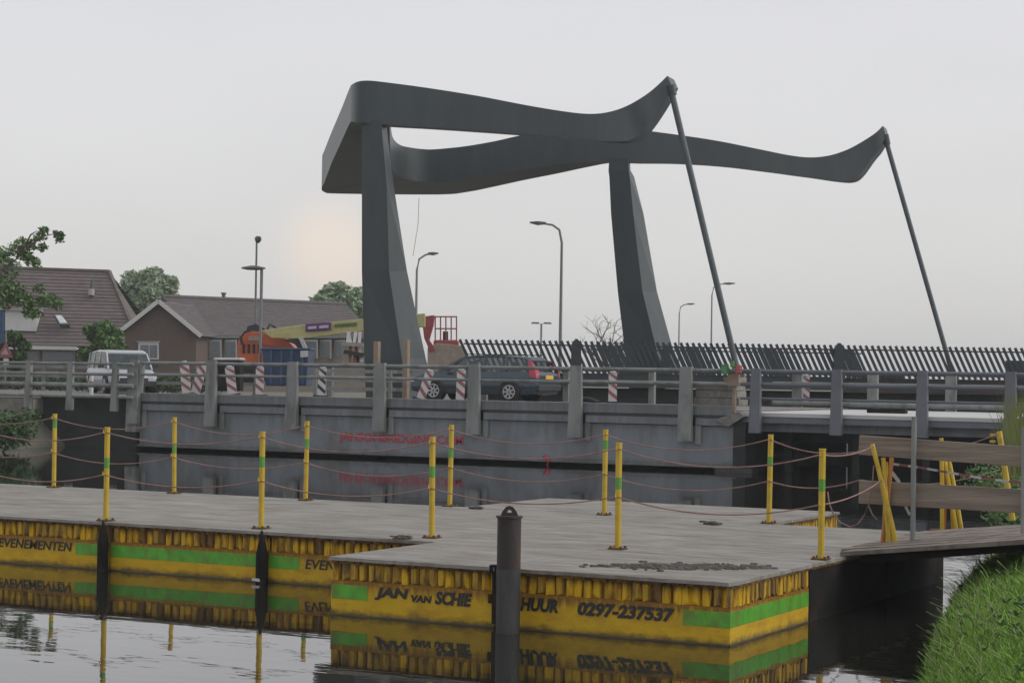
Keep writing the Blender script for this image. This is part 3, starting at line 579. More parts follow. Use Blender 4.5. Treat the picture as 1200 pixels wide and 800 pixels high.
# dark corrugated wall added behind the bridges to keep the gap and reflection dark
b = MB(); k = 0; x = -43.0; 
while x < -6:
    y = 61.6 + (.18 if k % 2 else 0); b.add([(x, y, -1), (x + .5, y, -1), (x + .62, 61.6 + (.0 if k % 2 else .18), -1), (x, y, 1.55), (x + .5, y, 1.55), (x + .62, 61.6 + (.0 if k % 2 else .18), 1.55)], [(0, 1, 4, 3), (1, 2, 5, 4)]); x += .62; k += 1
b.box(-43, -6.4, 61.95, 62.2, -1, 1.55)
tag(b.build('added_dark_wall', M['black_void']), 'dark corrugated wall added under the bridges to darken the gap and the water', 'wall')
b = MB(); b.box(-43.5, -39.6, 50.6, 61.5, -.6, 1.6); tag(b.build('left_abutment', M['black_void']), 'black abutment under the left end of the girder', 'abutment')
b = MB(); b.box(-11.4, -8.0, 50.8, 61.2, -.6, 1.55); tag(b.build('right_abutment', M['concrete']), 'stained concrete abutment at the right end of the pale deck', 'abutment')
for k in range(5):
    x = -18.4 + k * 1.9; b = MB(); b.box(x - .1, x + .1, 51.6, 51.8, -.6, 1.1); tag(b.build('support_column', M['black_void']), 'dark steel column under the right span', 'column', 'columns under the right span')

# left approach guard rail
c = Vector((-44, GV, 1.3)); gr = empty('guard_rail', c, 'weathered steel guard rail on the left bank before the girder', 'guard rail')
for x in (-46.9, -45.2, -43.54, -41.83, -40.05): railpost(x, GV - .3, 1.18, 2.72, .2, gr, c, M['galv'], .1)
for z, r in ((2.66, .04), (2.33, .05), (1.98, .07), (1.62, .05)):
    b = MB(); b.tube([(-60, GV - .36, z), (XL, GV - .36, z)], r, 8); b.build('rail', M['galv'], gr, c)
b = MB(); b.add([(-39.75, GV - .2, .55), (-39.35, GV - .2, .55), (-39.2, GV - .2, 2.7), (-39.7, GV - .2, 2.7), (-39.75, GV + .05, .55), (-39.35, GV + .05, .55), (-39.2, GV + .05, 2.7), (-39.7, GV + .05, 2.7)], [(0, 1, 2, 3), (4, 7, 6, 5), (0, 4, 5, 1), (1, 5, 6, 2), (2, 6, 7, 3), (3, 7, 4, 0)])
b.build('end_post', M['galv'], gr, c)
b = MB(); b.box(-60, -43.4, GV - .3, GV + .2, 1.0, 1.5); tag(b.build('retaining_wall', M['concrete']), 'low stained concrete edge under the left guard rail', 'wall')

# ------------------------------------------------------------------ new drawbridge
c = at(600, 440, 76); db = empty('drawbridge', c, 'dark grey modern drawbridge with two leaning pillars and an upswept balance frame', 'drawbridge')
# pillars: rings of pixel-measured corners at real depths (front left, arris, right edge, back right, back left)
def pillar(rows, D, groove=None):
    R = []
    for (y, xl, xa, xr) in rows:
        R.append([at(xl, y, D), at(xa, y, D - .35), at(xr, y, D + .75), at(xr - 3, y, D + 1.5), at(xl, y, D + 1.3)])
    b = MB(); b.rings(R); return b.build('pillar', M['portal'], db, c)
pillar([(141, 423, 446, 452), (148, 424, 447, 453), (215, 424, 453, 461), (318, 424, 456, 477), (420, 427, 471, 499), (470, 429, 479, 513)], 72.2)
pillar([(186, 714, 736, 738), (200, 713, 737, 739), (207, 714, 738, 743), (250, 716, 742, 754), (342, 724, 753, 770), (400, 731, 767, 786), (470, 739, 783, 806)], 83.6)
b = MB(); b.tube([at(437, 150, 72.6), at(437, 140, 72.6)], .35, 12); b.tube([at(726, 194, 84.1), at(726, 184, 84.1)], .3, 12); b.build('pivot_housing', M['fencedark'], db, c)
# balance frame: one continuous U-shaped box, sections run near tip -> near arm -> counterweight -> far arm -> far tip
sec = []
NA = [  # near arm: x, top y, x, bottom y, depth, (lateral, depth) thickness
    (782, 89, 787, 101, 73.2), (774, 97, 778, 118, 73.15), (762, 107.5, 770, 131, 73.1), (748, 117, 759, 147, 73.0), (733, 125, 748, 159, 73.0), (717, 130.5, 735, 165, 72.9), (700, 133.3, 716, 165.5, 72.8),
    (680, 133, 692, 164, 72.7), (650, 129, 655, 160.5, 72.6), (612, 122.5, 614, 157, 72.5), (560, 112.5, 560, 153, 72.35), (500, 103, 500, 149, 72.2), (455, 97, 455, 146.5, 72.05)]
def cdir(lat, dep): return _rt * lat + _f0 * dep
for (xt, yt, xb, yb, D) in NA:
    ot = at(xt, yt, D); ob = at(xb, yb, D); th = cdir(.33, .95) if xt > 650 else cdir(.2, 1.0)
    sec.append([ob, ot, ot + th, ob + th * .97 + Vector((0, 0, .03))])
# corner and counterweight (outer edge given, inner edge = inside of the U)
zt = at(440, 95, 72).z; zb = at(440, 145, 72).z
def lv(px, D, z): q = at(px, 300, D); return Vector((q.x, q.y, z))
def hz(px, py, D): return at(px, py, D).z
corner = [(430, 72.02, 455, 73.0, 94.5, 144.5, 72, None, 0), (417, 72.1, 454, 73.3, 95, 143.5, 72, None, 0), (409.5, 72.6, 454, 73.8, 98.5, 142.5, 72.5, None, 0), (406.5, 73.4, 454, 74.2, 103, 146, 73.4, None, 0),
          (398, 76.5, 455, 76.5, 125, 165, 76.4, 137, 172), (386, 81.5, 456, 79.6, 155, 193, 81.5, 152, 189), (378.5, 85.5, 459, 82.3, 175, 214, 85.5, 163, 200), (375.5, 87.2, 467, 83.9, 184, 221, 87.3, 170, 207),
          (379, 88.2, 479, 84.6, 190, 225.5, 88.4, 173, 211), (396, 88.8, 494, 84.95, 192, 227, 88.8, 174.8, 213)]
for (po, Do, pi_, Di, ty, by, Dz, it_, ib_) in corner:
    t_, b_ = hz(po, ty, Dz), hz(po, by, Dz)
    sec.append([lv(po, Do, b_), lv(po, Do, t_), lv(pi_, Di, hz(pi_, it_, Di) if it_ else t_), lv(pi_, Di, hz(pi_, ib_, Di) if it_ else b_)])
FA = [  # far arm: inner (visible) face x, top y, bottom y ; depth ; outer bottom y ; thickness depth
    (510, 175, 214.5, 85.0, 228, 3.6), (545, 171.5, 210, 84.8, 225, 3.2), (580, 165.5, 204, 84.6, 218, 2.6), (612, 158.5, 199, 84.3, 211, 2.0), (650, 154, 193.5, 84.0, 203.5, 1.5), (690, 151.5, 189.5, 83.7, 195, 1.2), (715, 151, 188, 83.6, 191, 1.1), (745, 152, 191, 83.6, 192, 1.0),
    (790, 157.5, 192, 83.8, 192.5, 1.0), (840, 165, 195, 84.1, 195.5, 1.0), (890, 175, 201, 84.4, 201, 1.0), (925, 182, 205.5, 84.7, 206, 1.0), (948, 184.5, 208.5, 84.9, 209, 1.0)]
for (x, yt, yb, D, yo, th) in FA:
    it = at(x, yt, D); ib = at(x, yb, D); ot = at(x, yt, D) + cdir(.15, th); obp = at(x, yo, D + th)
    sec.append([obp + (_rt * .1), Vector((ot.x, ot.y, it.z - .05)), it, ib])
for (xt, yt, xb, yb, D) in ((968, 183, 978, 211, 85.0), (985, 178.5, 996, 211.5, 85.1), (1000, 172, 1007, 205, 85.15), (1017, 162, 1021, 186, 85.2), (1027, 155, 1030, 175, 85.2), (1034.5, 147.5, 1038.5, 160, 85.3)):
    it = at(xt, yt, D); ib = at(xb, yb, D); th = cdir(.33, .95)
    sec.append([ib + th, it + th, it, ib])
def catmull(R, n=4):
    o = []
    for i in range(len(R) - 1):
        p0, p1, p2, p3 = R[max(i - 1, 0)], R[i], R[i + 1], R[min(i + 2, len(R) - 1)]
        for k in range(n):
            t = k / n; ring = []
            for a0, a1, a2, a3 in zip(p0, p1, p2, p3):
                ring.append(.5 * ((2 * a1) + (a2 - a0) * t + (2 * a0 - 5 * a1 + 4 * a2 - a3) * t * t + (3 * a1 - a0 - 3 * a2 + a3) * t ** 3))
            o.append(ring)
    o.append(R[-1]); return o
b = MB(); b.rings(catmull(sec)); fr_ = b.build('balance_frame', M['portal'], db, c, smooth=True)
fr_.data.set_sharp_from_angle(angle=math.radians(32))
for (x0, y0, x1, y1, D, r) in ((786, 104, 869, 455, 73.2, .115), (1037.5, 162, 1121, 455, 85.4, .105)):
    b = MB(); b.tube([at(x0, y0, D), at(x1, y1, D)], r, 12); b.build('drop_rod', M['rodm'] if 'rodm' in M else M['bluerail'], db, c)
    b = MB(); b.tube([at(x0, y0 - 4, D), at(x0 + 2.5, y0 + 8, D)], r * 1.35, 12); b.build('rod_clevis', M['portal'], db, c)
# deck of the new bridge, level with the eye
def plan(px0, px1, D0, D1, z0, z1, name, mt, parent=db, org=c):
    A = [at(px0, 440, D0), at(px1, 440, D0), at(px1, 440, D1), at(px0, 440, D1)]
    b = MB(); b.add([(q.x, q.y, z0) for q in A] + [(q.x, q.y, z1) for q in A], [(0, 3, 2, 1), (4, 5, 6, 7), (0, 1, 5, 4), (1, 2, 6, 5), (2, 3, 7, 6), (3, 0, 4, 7)]); return b.build(name, mt, parent, org)
plan(543, 676, 74.5, 82, 2.05, 2.60, 'abutment_deck', M['darkpanel'])
plan(676.5, 983, 74.5, 82, 2.12, 2.62, 'bridge_leaf', M['portal'])
plan(983.5, 1330, 74.5, 82, 2.05, 2.60, 'approach_deck', M['darkpanel'])
plan(543, 1330, 75.2, 81, 1.2, 2.04, 'substructure', M['darkpanel'])
plan(700, 800, 83, 87, -.5, 2.0, 'pillar_pier', M['concrete'])
plan(405, 520, 71.5, 75.5, -.5, 1.55, 'pillar_pier', M['concrete'])
# slatted fence: leaning dark slats, tops standing proud of the rail
def slat_fence(px0, px1, D, zt, zb, step, label, postpx, cat='fence'):
    o_ = at(px0, 430, D); f = empty('slatted_fence', (o_.x, o_.y, zb), label, cat, None); org = (o_.x, o_.y, zb)
    sb = MB(); h = zt - zb; ln = .55
    a = Vector((0, 0, 0)) - _rt * ln * h * .5; e2 = _rt * ln * h * .5 + Vector((0, 0, 0))
    sb.bar(Vector((0, 0, h)) - _rt * ln * h * .42, _rt * ln * h * .42, .105, .035, up=tuple(_f0)); sm = sb.mesh('slat', M['fencedark'])
    n = 0; px = px0 + 4
    while px < px1:
        q = at(px, 430, D); link(sm, 'slat', f, (q.x, q.y, zb)); px += step
    A = at(px0, 430, D); B = at(px1, 430, D)
    for z in (zt - .16, zb + .12):
        b = MB(); b.bar((A.x, A.y, z), (B.x, B.y, z), .05, .055); b.build('rail', M['fencedark'], f, org)
    for pp in postpx:
        q = at(pp, 430, D - .1); b = MB(); r_ = _rt * .20
        R = [[Vector((q.x, q.y, zz)) - r_ * w - _f0 * .12, Vector((q.x, q.y, zz)) + r_ * w - _f0 * .12, Vector((q.x, q.y, zz)) + r_ * w + _f0 * .12, Vector((q.x, q.y, zz)) - r_ * w + _f0 * .12] for zz, w in ((zb - .1, 1.05), (zt - .1, .85), (zt + .08, .2))]
        b.rings(R); b.build('fence_post', M['fencedark'], f, org)
slat_fence(543, 1330, 74.4, 3.80, 2.60, 7.0, 'near dark fence of leaning slats along the new bridge deck', (675, 983))
slat_fence(690, 1010, 81.8, 3.76, 2.60, 6.5, 'far dark fence of leaning slats seen through the nearer one', (780,))
plan(1010, 1060, 76, 77, 2.6, 2.86, 'kerb_block', M['fencedark']); plan(1178, 1215, 76, 77, 2.6, 3.35, 'control_cabinet', M['fencedark'])

# ------------------------------------------------------------------ vehicles
def loft_vehicle(stations, name, mt, parent, org, X, fix=True):
    pass
def make_car(name, loc, rotz, label, prof, paint, cat='car', wheelx=(-1.38, 1.38), wr=.32, hw=.88, plate=True, van=False):
    """car built in its own frame: +x = front. prof = list of (x, zlow, zbelt, ztop, half width at belt, half width at top)"""
    root = empty(name, loc, label, cat); root.rotation_euler = (0, 0, rotz)
    def part(b, nm, m_, par=None, smooth=False, bevel=0):
        o = bpy.data.objects.new(nm, b.mesh(nm, m_, None, True, smooth)); COL.objects.link(o); o.parent = par or root
        if bevel: q = o.modifiers.new('bevel', 'BEVEL'); q.width = bevel; q.segments = 2; q.limit_method = 'ANGLE'
        return o
    low = MB(); R = []
    for (x, zl, zb, zt, wb, wt) in prof:
        w = wb
        R.append([Vector((x, -w * .93, zl)), Vector((x, w * .93, zl)), Vector((x, w, zl + (zb - zl) * .35)), Vector((x, w * .985, zl + (zb - zl) * .75)), Vector((x, w * .93, zb)), Vector((x, -w * .93, zb)), Vector((x, -w * .985, zl + (zb - zl) * .75)), Vector((x, -w, zl + (zb - zl) * .35))])
    low.rings(R); part(low, 'body', paint, bevel=.03)
    cab = [p for p in prof if p[3] > p[2] + .02]
    g = MB(); R = [[Vector((x, -wb * .91, zb - .01)), Vector((x, wb * .91, zb - .01)), Vector((x, wt, zt - .05)), Vector((x, -wt, zt - .05))] for (x, zl, zb, zt, wb, wt) in cab]
    g.rings(R); part(g, 'windows', M['carglass'])
    rf = MB(); cr_ = [p for p in cab if p[3] > max(q[3] for q in cab) - .16]
    rf.rings([[Vector((x, -wt - .02, zt - .06)), Vector((x, wt + .02, zt - .06)), Vector((x, wt * .86, zt)), Vector((x, -wt * .86, zt))] for (x, zl, zb, zt, wb, wt) in cr_]); part(rf, 'roof', paint)
    for xs in (-.95, .25):
        for s_ in (-1, 1):
            b = MB(); b.box(xs - .08, xs + .06, s_ * .38 - .24, s_ * .38 + .24, cab[1][2] - .05, max(q[3] for q in cab) - .38); b.box(xs - .06, xs + .03, s_ * .38 - .12, s_ * .38 + .12, max(q[3] for q in cab) - .38, max(q[3] for q in cab) - .2); part(b, 'seat', M['seat'])
    # window pillars
    for (x0, zlo, x1, zhi, w0, w1) in pillars_of(prof, van):
        for s_ in (-1, 1):
            b = MB(); b.bar((x0, s_ * w0, zlo), (x1, s_ * w1, zhi), .075, .05, up=(0, 1, 0)); part(b, 'window_pillar', paint if not van else paint)
    for xw in wheelx:
        for s_ in (-1, 1):
            w = bpy.data.objects.new('wheel', None); COL.objects.link(w); w.parent = root; w.location = (xw, s_ * (hw - .10), wr); w.empty_display_size = .1
            b = MB(); b.tube([(0, -.105, 0), (0, -.095, 0), (0, .095, 0), (0, .105, 0)], [wr * .86, wr, wr, wr * .86], 24); part(b, 'tyre', M['tyre'], w)
            b = MB()
            for k in range(7):
                t = 2 * math.pi * k / 7; b.bar((math.cos(t) * .03, s_ * .108, math.sin(t) * .03), (math.cos(t) * wr * .62, s_ * .112, math.sin(t) * wr * .62), .05, .03, up=(0, 1, 0))
            ringp = [(math.cos(2 * math.pi * k / 20) * wr * .64, s_ * .110, math.sin(2 * math.pi * k / 20) * wr * .64) for k in range(21)]; b.tube(ringp, .02, 6)
            part(b, 'rim', M['rim'], w)
            # wheel arch
            b = MB(); ap = [(xw + math.cos(t) * (wr + .05), s_ * (hw - .005), wr + math.sin(t) * (wr + .05)) for t in [math.pi * k / 12 for k in range(13)]]
            b.tube(ap, .035, 6); part(b, 'wheel_arch', M['trim'])
            b = MB(); b.tube([(xw, s_ * (hw - .24), wr), (xw, s_ * (hw + .006), wr)], wr + .04, 20); part(b, 'wheel_well', M['tyre'])
            w.location = (xw, s_ * (hw - .085), wr)
    return root, part
def pillars_of(prof, van):
    cab = [p for p in prof if p[3] > p[2] + .02]; top = max(p[3] for p in cab); roofp = [p for p in cab if p[3] > top - .16]
    res = []; a, z = cab[0], cab[-1]; ra, rz = roofp[0], roofp[-1]
    res.append((a[0], a[2], ra[0], ra[3] - .06, a[4] * .915, ra[5] + .005)); res.append((z[0], z[2], rz[0], rz[3] - .06, z[4] * .915, rz[5] + .005))
    n = 2
    for k in range(1, n + 1):
        x = ra[0] + (rz[0] - ra[0]) * k / (n + 1); res.append((x, a[2], x, top - .06, .88 * .915, ra[5] + .005))
    return res
# estate car, driving left: rear at -2.35, front at +2.35 in its own frame
EP = [(-2.35, .42, .88, .88, .78, .5), (-2.30, .30, .95, .96, .84, .5), (-2.22, .26, .98, 1.00, .87, .62), (-2.0, .24, .98, 1.34, .88, .62), (-1.85, .22, .97, 1.44, .88, .63), (-1.0, .22, .96, 1.48, .88, .64), (0, .22, .95, 1.48, .88, .64), (.45, .22, .95, 1.44, .88, .63), (.75, .22, .94, 1.30, .88, .62), (1.25, .22, .93, .97, .88, .66), (1.30, .22, .92, .92, .88, .6), (1.9, .24, .84, .84, .86, .5), (2.25, .30, .72, .72, .80, .5), (2.36, .36, .62, .62, .70, .5)]
car, part = make_car('estate_car', (-30.85, 57.35, 1.648), math.pi, 'dark teal estate car driving left behind the bridge railing', EP, M['carblue'])
for s_ in (-1, 1):
    b = MB(); b.add([(-2.33, s_ * .66, .78), (-2.30, s_ * .86, .78), (-2.08, s_ * .89, .80), (-2.31, s_ * .66, 1.0), (-2.25, s_ * .84, 1.0), (-2.06, s_ * .88, 1.0), (-2.02, s_ * .68, 1.32), (-2.0, s_ * .69, 1.33), (-1.92, s_ * .69, 1.33)],
          [(0, 1, 4, 3), (1, 2, 5, 4), (3, 4, 7, 6), (4, 5, 8, 7)])
    for i in range(0): pass
    for v_ in range(len(b.v)): b.v[v_] = (b.v[v_][0] - .03, b.v[v_][1] * 1.012, b.v[v_][2])
    part(b, 'tail_lamp', M['taillamp'])
b = MB(); b.box(-2.40, -2.26, -.8, .8, .36, .56); part(b, 'rear_bumper', M['trim'], bevel=.03)
b = MB(); b.box(-2.375, -2.34, -.26, .26, .74, .86); part(b, 'number_plate', M['plate'])
b = MB(); b.box(-1.8, .35, .58, .62, 1.49, 1.52); part(b, 'roof_rail', M['trim']); b = MB(); b.box(-1.8, .35, -.62, -.58, 1.49, 1.52); part(b, 'roof_rail', M['trim'])
b = MB(); b.box(2.15, 2.3, .5, .82, .60, .72); b.box(2.15, 2.3, -.82, -.5, .60, .72); part(b, 'headlight', M['headlamp'])
b = MB(); b.box(.8, 1.0, .9, 1.06, .95, 1.08); b.box(.8, 1.0, -1.06, -.9, .95, 1.08); part(b, 'wing_mirror', M['carblue'])
b = MB(); b.box(-1.9, 1.9, .885, .9, .45, .52); part(b, 'side_moulding', M['trim']); b = MB(); b.box(-1.9, 1.9, -.9, -.885, .45, .52); part(b, 'side_moulding', M['trim'])
# white van coming towards the bridge
VP = [(-2.2, .35, 1.05, 1.05, .82, .7), (-2.15, .28, 1.05, 1.80, .86, .70), (-1.0, .26, 1.05, 1.86, .87, .72), (.6, .26, 1.03, 1.85, .87, .72), (.85, .26, 1.02, 1.76, .87, .71), (1.45, .26, 1.00, 1.05, .86, .70), (1.55, .26, .98, .98, .85, .6), (2.0, .28, .86, .86, .82, .6), (2.12, .34, .70, .70, .76, .6)]
q = at(142, 458, 73); ang = math.atan2(-q.y, -q.x) + math.radians(12)
VP = [(x, zl, zb * .86, zt * .84, wb, wt) for (x, zl, zb, zt, wb, wt) in VP]
van, part = make_car('van', (q.x, q.y, 1.63), ang, 'white van facing the photographer on the road left of the bridge', VP, M['carwhite'], 'van', wheelx=(-1.3, 1.35), wr=.31, van=True)
b = MB(); b.box(2.08, 2.14, -.5, .5, .46, .56); part(b, 'grille', M['trim'])
b = MB(); b.box(2.0, 2.18, -.80, .80, .26, .46); part(b, 'front_bumper', M['trim'], bevel=.02)
for s_ in (-1, 1):
    b = MB(); b.box(1.98, 2.11, s_ * .66 - .15, s_ * .66 + .15, .52, .68); part(b, 'headlight', M['headlamp'])
    b = MB(); b.box(1.05, 1.2, s_ * .98 - .1, s_ * .98 + .1, .92, 1.08); part(b, 'wing_mirror', M['trim'])

# ------------------------------------------------------------------ red and white guide boards
def board(pos, label, tilt=0, h=1.0, w=.26, rot=YAW, m2='whitered', z0=1.64):
    root = empty('guide_board', (pos[0], pos[1], z0), label, 'guide board', 'striped guide boards along the road'); root.rotation_euler = (0, math.radians(tilt), rot)
    def pt(b, nm, mm): o = bpy.data.objects.new(nm, b.mesh(nm, mm)); COL.objects.link(o); o.parent = root
    b = MB(); b.box(-w / 2, w / 2, 0, .03, .10, h); pt(b, 'panel', M['white'])
    b = MB(); k = 0; z = .14
    while z + w * .9 + .10 < h + .12:
        b.add([(-w / 2, -.004, min(z + w * .8, h)), (w / 2, -.004, z), (w / 2, -.004, z + .13), (-w / 2, -.004, min(z + w * .8 + .13, h))], [(0, 1, 2, 3)]); z += .3
    pt(b, 'stripes', M[m2])
    b = MB(); b.box(-.25, .25, -.1, .14, 0, .1); pt(b, 'foot', M['trim'])
    b = MB(); b.tube([(0, .015, h), (0, .015, h + .05)], .09, 10); pt(b, 'lamp', M['headlamp'])
for px, D, lab, tl in ((219, 66.5, 'left board of the crossed red and white pair nearest the van', -6), (228, 66.8, 'right board of the crossed red and white pair nearest the van', 14), (273, 66, 'leaning red and white board below the grey wall of the second house', -8), (304, 66, 'upright red and white board below the orange machine', 0),
                       (539, 60.5, 'red and white board standing before the front door of the teal car', 2), (492, 62, 'tilted red and white board at the bonnet of the teal car', 18), (718, 62, 'lone red and white board between teal car and timber stack', 0), (944, 66, 'small white and red board on the pale right span', 0)):
    q = at(px, 460, D); board((q.x, q.y), lab, tl, 1.12 if px < 240 else 1.0, .30 if px < 300 else .26)
q = at(376, 460, 66.5); board((q.x, q.y), 'yellow and black striped board below the blue container', 3, 1.0, .26, m2='trim')
q = at(107, 458, 67); pb = empty('bollard', (q.x, q.y, 1.62), 'small white roadside bollard left of the van', 'bollard'); b = MB(); b.tube([(q.x, q.y, 1.62), (q.x, q.y, 2.35)], .07, 8); b.build('shaft', M['white'], pb, (q.x, q.y, 1.62)); b = MB(); b.tube([(q.x, q.y, 1.95), (q.x, q.y, 2.08)], .073, 8); b.build('band', M['whitered'], pb, (q.x, q.y, 1.62))
for px, top, lab in ((441, 400, 'left of two bare wooden posts before the near pillar'), (475.5, 398, 'right of two bare wooden posts before the near pillar')):
    q = at(px, 460, 67.5); b = MB(); zt = at(px, top, 67.5).z; b.box(-.09, .09, -.09, .09, 0, zt - 1.6); o = b.build('wooden_post', M['woodpost'], None, None, bevel=.01); o.location = (q.x, q.y, 1.6); tag(o, lab, 'post', 'wooden posts before the near pillar')

# ------------------------------------------------------------------ site machines behind the road
c2 = at(320, 440, 88); bl_ = empty('boom_lift', (c2.x, c2.y, 1.3), 'orange boom lift with a long cream boom carrying advertising boards', 'boom lift'); org = (c2.x, c2.y, 1.3)
def prism_px(pts, D, th, name, mt, parent, org, bevel=0.03):
    A = [at(x, y, D) for x, y in pts]; B_ = [q + _f0 * th for q in A]; n = len(pts); b = MB()
    b.add(A + B_, [list(range(n)), list(range(n, 2 * n))[::-1]] + [[i, (i + 1) % n, n + (i + 1) % n, n + i] for i in range(n)]); return b.build(name, mt, parent, org, bevel=bevel)
prism_px([(279, 422), (279, 400), (284, 392), (296, 388), (318, 390), (335, 397), (345, 407), (346, 414), (322, 418), (318, 440), (280, 440)], 87.4, 2.0, 'engine_cover', M['orange'], bl_, org)
for k in range(4): prism_px([(284 + k * 6, 403), (287 + k * 6, 403), (287 + k * 6, 414), (284 + k * 6, 414)], 87.36, .05, 'vent_slot', M['trim'], bl_, org, 0)
prism_px([(306, 402), (340, 409), (340, 411), (306, 405)], 87.34, .06, 'cover_seam', M['redcage'], bl_, org, 0); prism_px([(292, 394), (306, 394), (306, 399), (290, 399)], 87.35, .06, 'hatch', M['beige'], bl_, org, 0)
b = MB(); b.tube([at(313, 386, 87.2), at(316, 380, 87.2), at(322, 383, 87.2), at(330, 393, 87.0), at(341, 394, 86.8)], .05, 6); b.tube([at(284, 404, 87.1), at(282, 395, 87.1), at(288, 388, 87.1)], .06, 6); b.build('hose', M['trim'], bl_, org)
for px in (286, 330):
    b = MB(); q = at(px, 441, 86.9); b.tube([q, q + _f0 * .4], .42, 16); b.build('wheel', M['tyre'], bl_, org)
prism_px([(287, 391), (290, 382), (300, 379), (310, 384), (312, 390)], 87.8, 1.2, 'counterweight', M['fencedark'], bl_, org)
prism_px([(306, 387), (350, 381), (425, 373.5), (498, 367), (498, 383), (425, 388), (350, 397), (318, 396)], 86.6, .5, 'boom', M['boom'], bl_, org)
prism_px([(358, 379.5), (388, 377.5), (388, 386.5), (358, 388.5)], 86.5, .06, 'purple_board', M['purple'], bl_, org, 0)
prism_px([(361, 382.5), (371, 381.8), (371, 385), (361, 385.8)], 86.44, .02, 'board_print', M['white'], bl_, org, 0); prism_px([(374, 381.5), (385, 380.6), (385, 384), (374, 384.8)], 86.44, .02, 'board_print', M['white'], bl_, org, 0)
prism_px([(392, 379.8), (418, 377.6), (418, 381.4), (392, 383.6)], 86.55, .02, 'boom_print', M['signgreen2'] if 'signgreen2' in M else M['leaf1'], bl_, org, 0)
prism_px([(282, 425), (276, 432), (276, 446), (340, 446), (340, 432)], 87.2, 2.2, 'chassis', M['trim'], bl_, org)
prism_px([(331, 398), (348, 396), (357, 401), (357, 410), (350, 409), (345, 403)], 86.4, .6, 'knuckle', M['trim'], bl_, org); prism_px([(350, 396), (354, 395), (360, 408), (356, 410)], 86.3, .3, 'cylinder_rod', M['white'], bl_, org, 0)
c2 = at(335, 440, 82); bc = empty('container', (c2.x, c2.y, 1.3), 'blue open-topped waste container in front of the orange machine', 'container'); org = (c2.x, c2.y, 1.3)
prism_px([(307, 409), (362, 409), (359, 452), (311, 452)], 82, 2.2, 'tub', M['blue'], bc, org); prism_px([(305, 407.5), (364, 407.5), (364, 410), (305, 410)], 81.9, 2.4, 'rim', M['signblue'], bc, org)
for k in range(4): prism_px([(316 + k * 12, 410), (319 + k * 12, 410), (319 + k * 12, 450), (316 + k * 12, 450)], 81.88, .12, 'side_rib', M['signblue'], bc, org, 0)
prism_px([(352, 411), (361, 410.5), (361, 418), (352, 418.5)], 81.86, .05, 'white_mark', M['white'], bc, org, 0)
# red cage lift right of the pillar
c2 = at(520, 440, 90); rc = empty('work_platform', (c2.x, c2.y, 1.3), 'beige machine with a red railed work cage right of the near pillar', 'work platform'); org = (c2.x, c2.y, 1.3)
def cage(x0, x1, y0, y1, D0, D1):
    nb_ = 5
    for i in range(nb_):
        x = x0 + (x1 - x0) * i / (nb_ - 1)
        for D in (D0, D1):
            b = MB(); b.tube([at(x, y1, D), at(x, y0, D)], .03, 6); b.build('cage_bar', M['redcage'], rc, org)
    for y in (y0, (y0 + y1) / 2, y1):
        b = MB(); b.tube([at(x0, y, D0), at(x1, y, D0), at(x1, y, D1), at(x0, y, D1), at(x0, y, D0)], .035, 6); b.build('cage_rail', M['redcage'], rc, org)
cage(510, 535, 371, 399, 89.5, 91)
prism_px([(508, 399), (537, 399), (537, 404), (508, 404)], 89.3, 2, 'cage_floor', M['redcage'], rc, org)
prism_px([(501, 407), (512, 402), (543, 405), (547, 412), (547, 436), (501, 436)], 89.2, 2.2, 'machine_body', M['beige'], rc, org)
prism_px([(519, 388), (525, 388), (525, 399), (519, 399)], 90, .4, 'control_box', M['trim'], rc, org)
prism_px([(494, 371), (509, 369), (508, 381), (503, 398), (511, 410), (504, 412), (497, 396)], 89.1, .5, 'lift_arm', M['redcage'], rc, org)
prism_px([(500, 436), (548, 436), (548, 446), (500, 446)], 89.4, 2, 'chassis', M['trim'], rc, org)
# pile of barrier boards left of the pillar
c2 = at(415, 440, 84); bp_ = empty('barrier_pile', (c2.x, c2.y, 1.3), 'jumble of white and brown site barriers left of the near pillar', 'barriers'); org = (c2.x, c2.y, 1.3)
for (x, y0, y1, dx, mm) in ((407, 389, 402, 2, 'white'), (411, 389, 402, -3, 'white'), (415, 389, 402, 2, 'white'), (421, 389, 402, 1, 'white'), (404, 402, 424, -2, 'beige'), (410, 402, 424, 1, 'woodpost'), (415, 406, 424, 3, 'redcage'), (424, 402, 424, -4, 'white'), (419, 408, 426, 2, 'trim'), (402, 410, 430, 0, 'wallpale')):
    b = MB(); b.bar(at(x, y1, 84), at(x + dx, y0, 84.2), .13, .08, up=tuple(_f0)); b.build('barrier_leg', M[mm], bp_, org)
for (x0, y0, x1, y1, mm) in ((403, 412, 427, 416, 'trim'), (401, 426, 428, 428, 'beige'), (402, 403, 426, 404, 'wallpale')):
    b = MB(); b.bar(at(x0, y0, 83.9), at(x1, y1, 83.9), .3, .16); b.build('barrier_beam', M[mm], bp_, org)
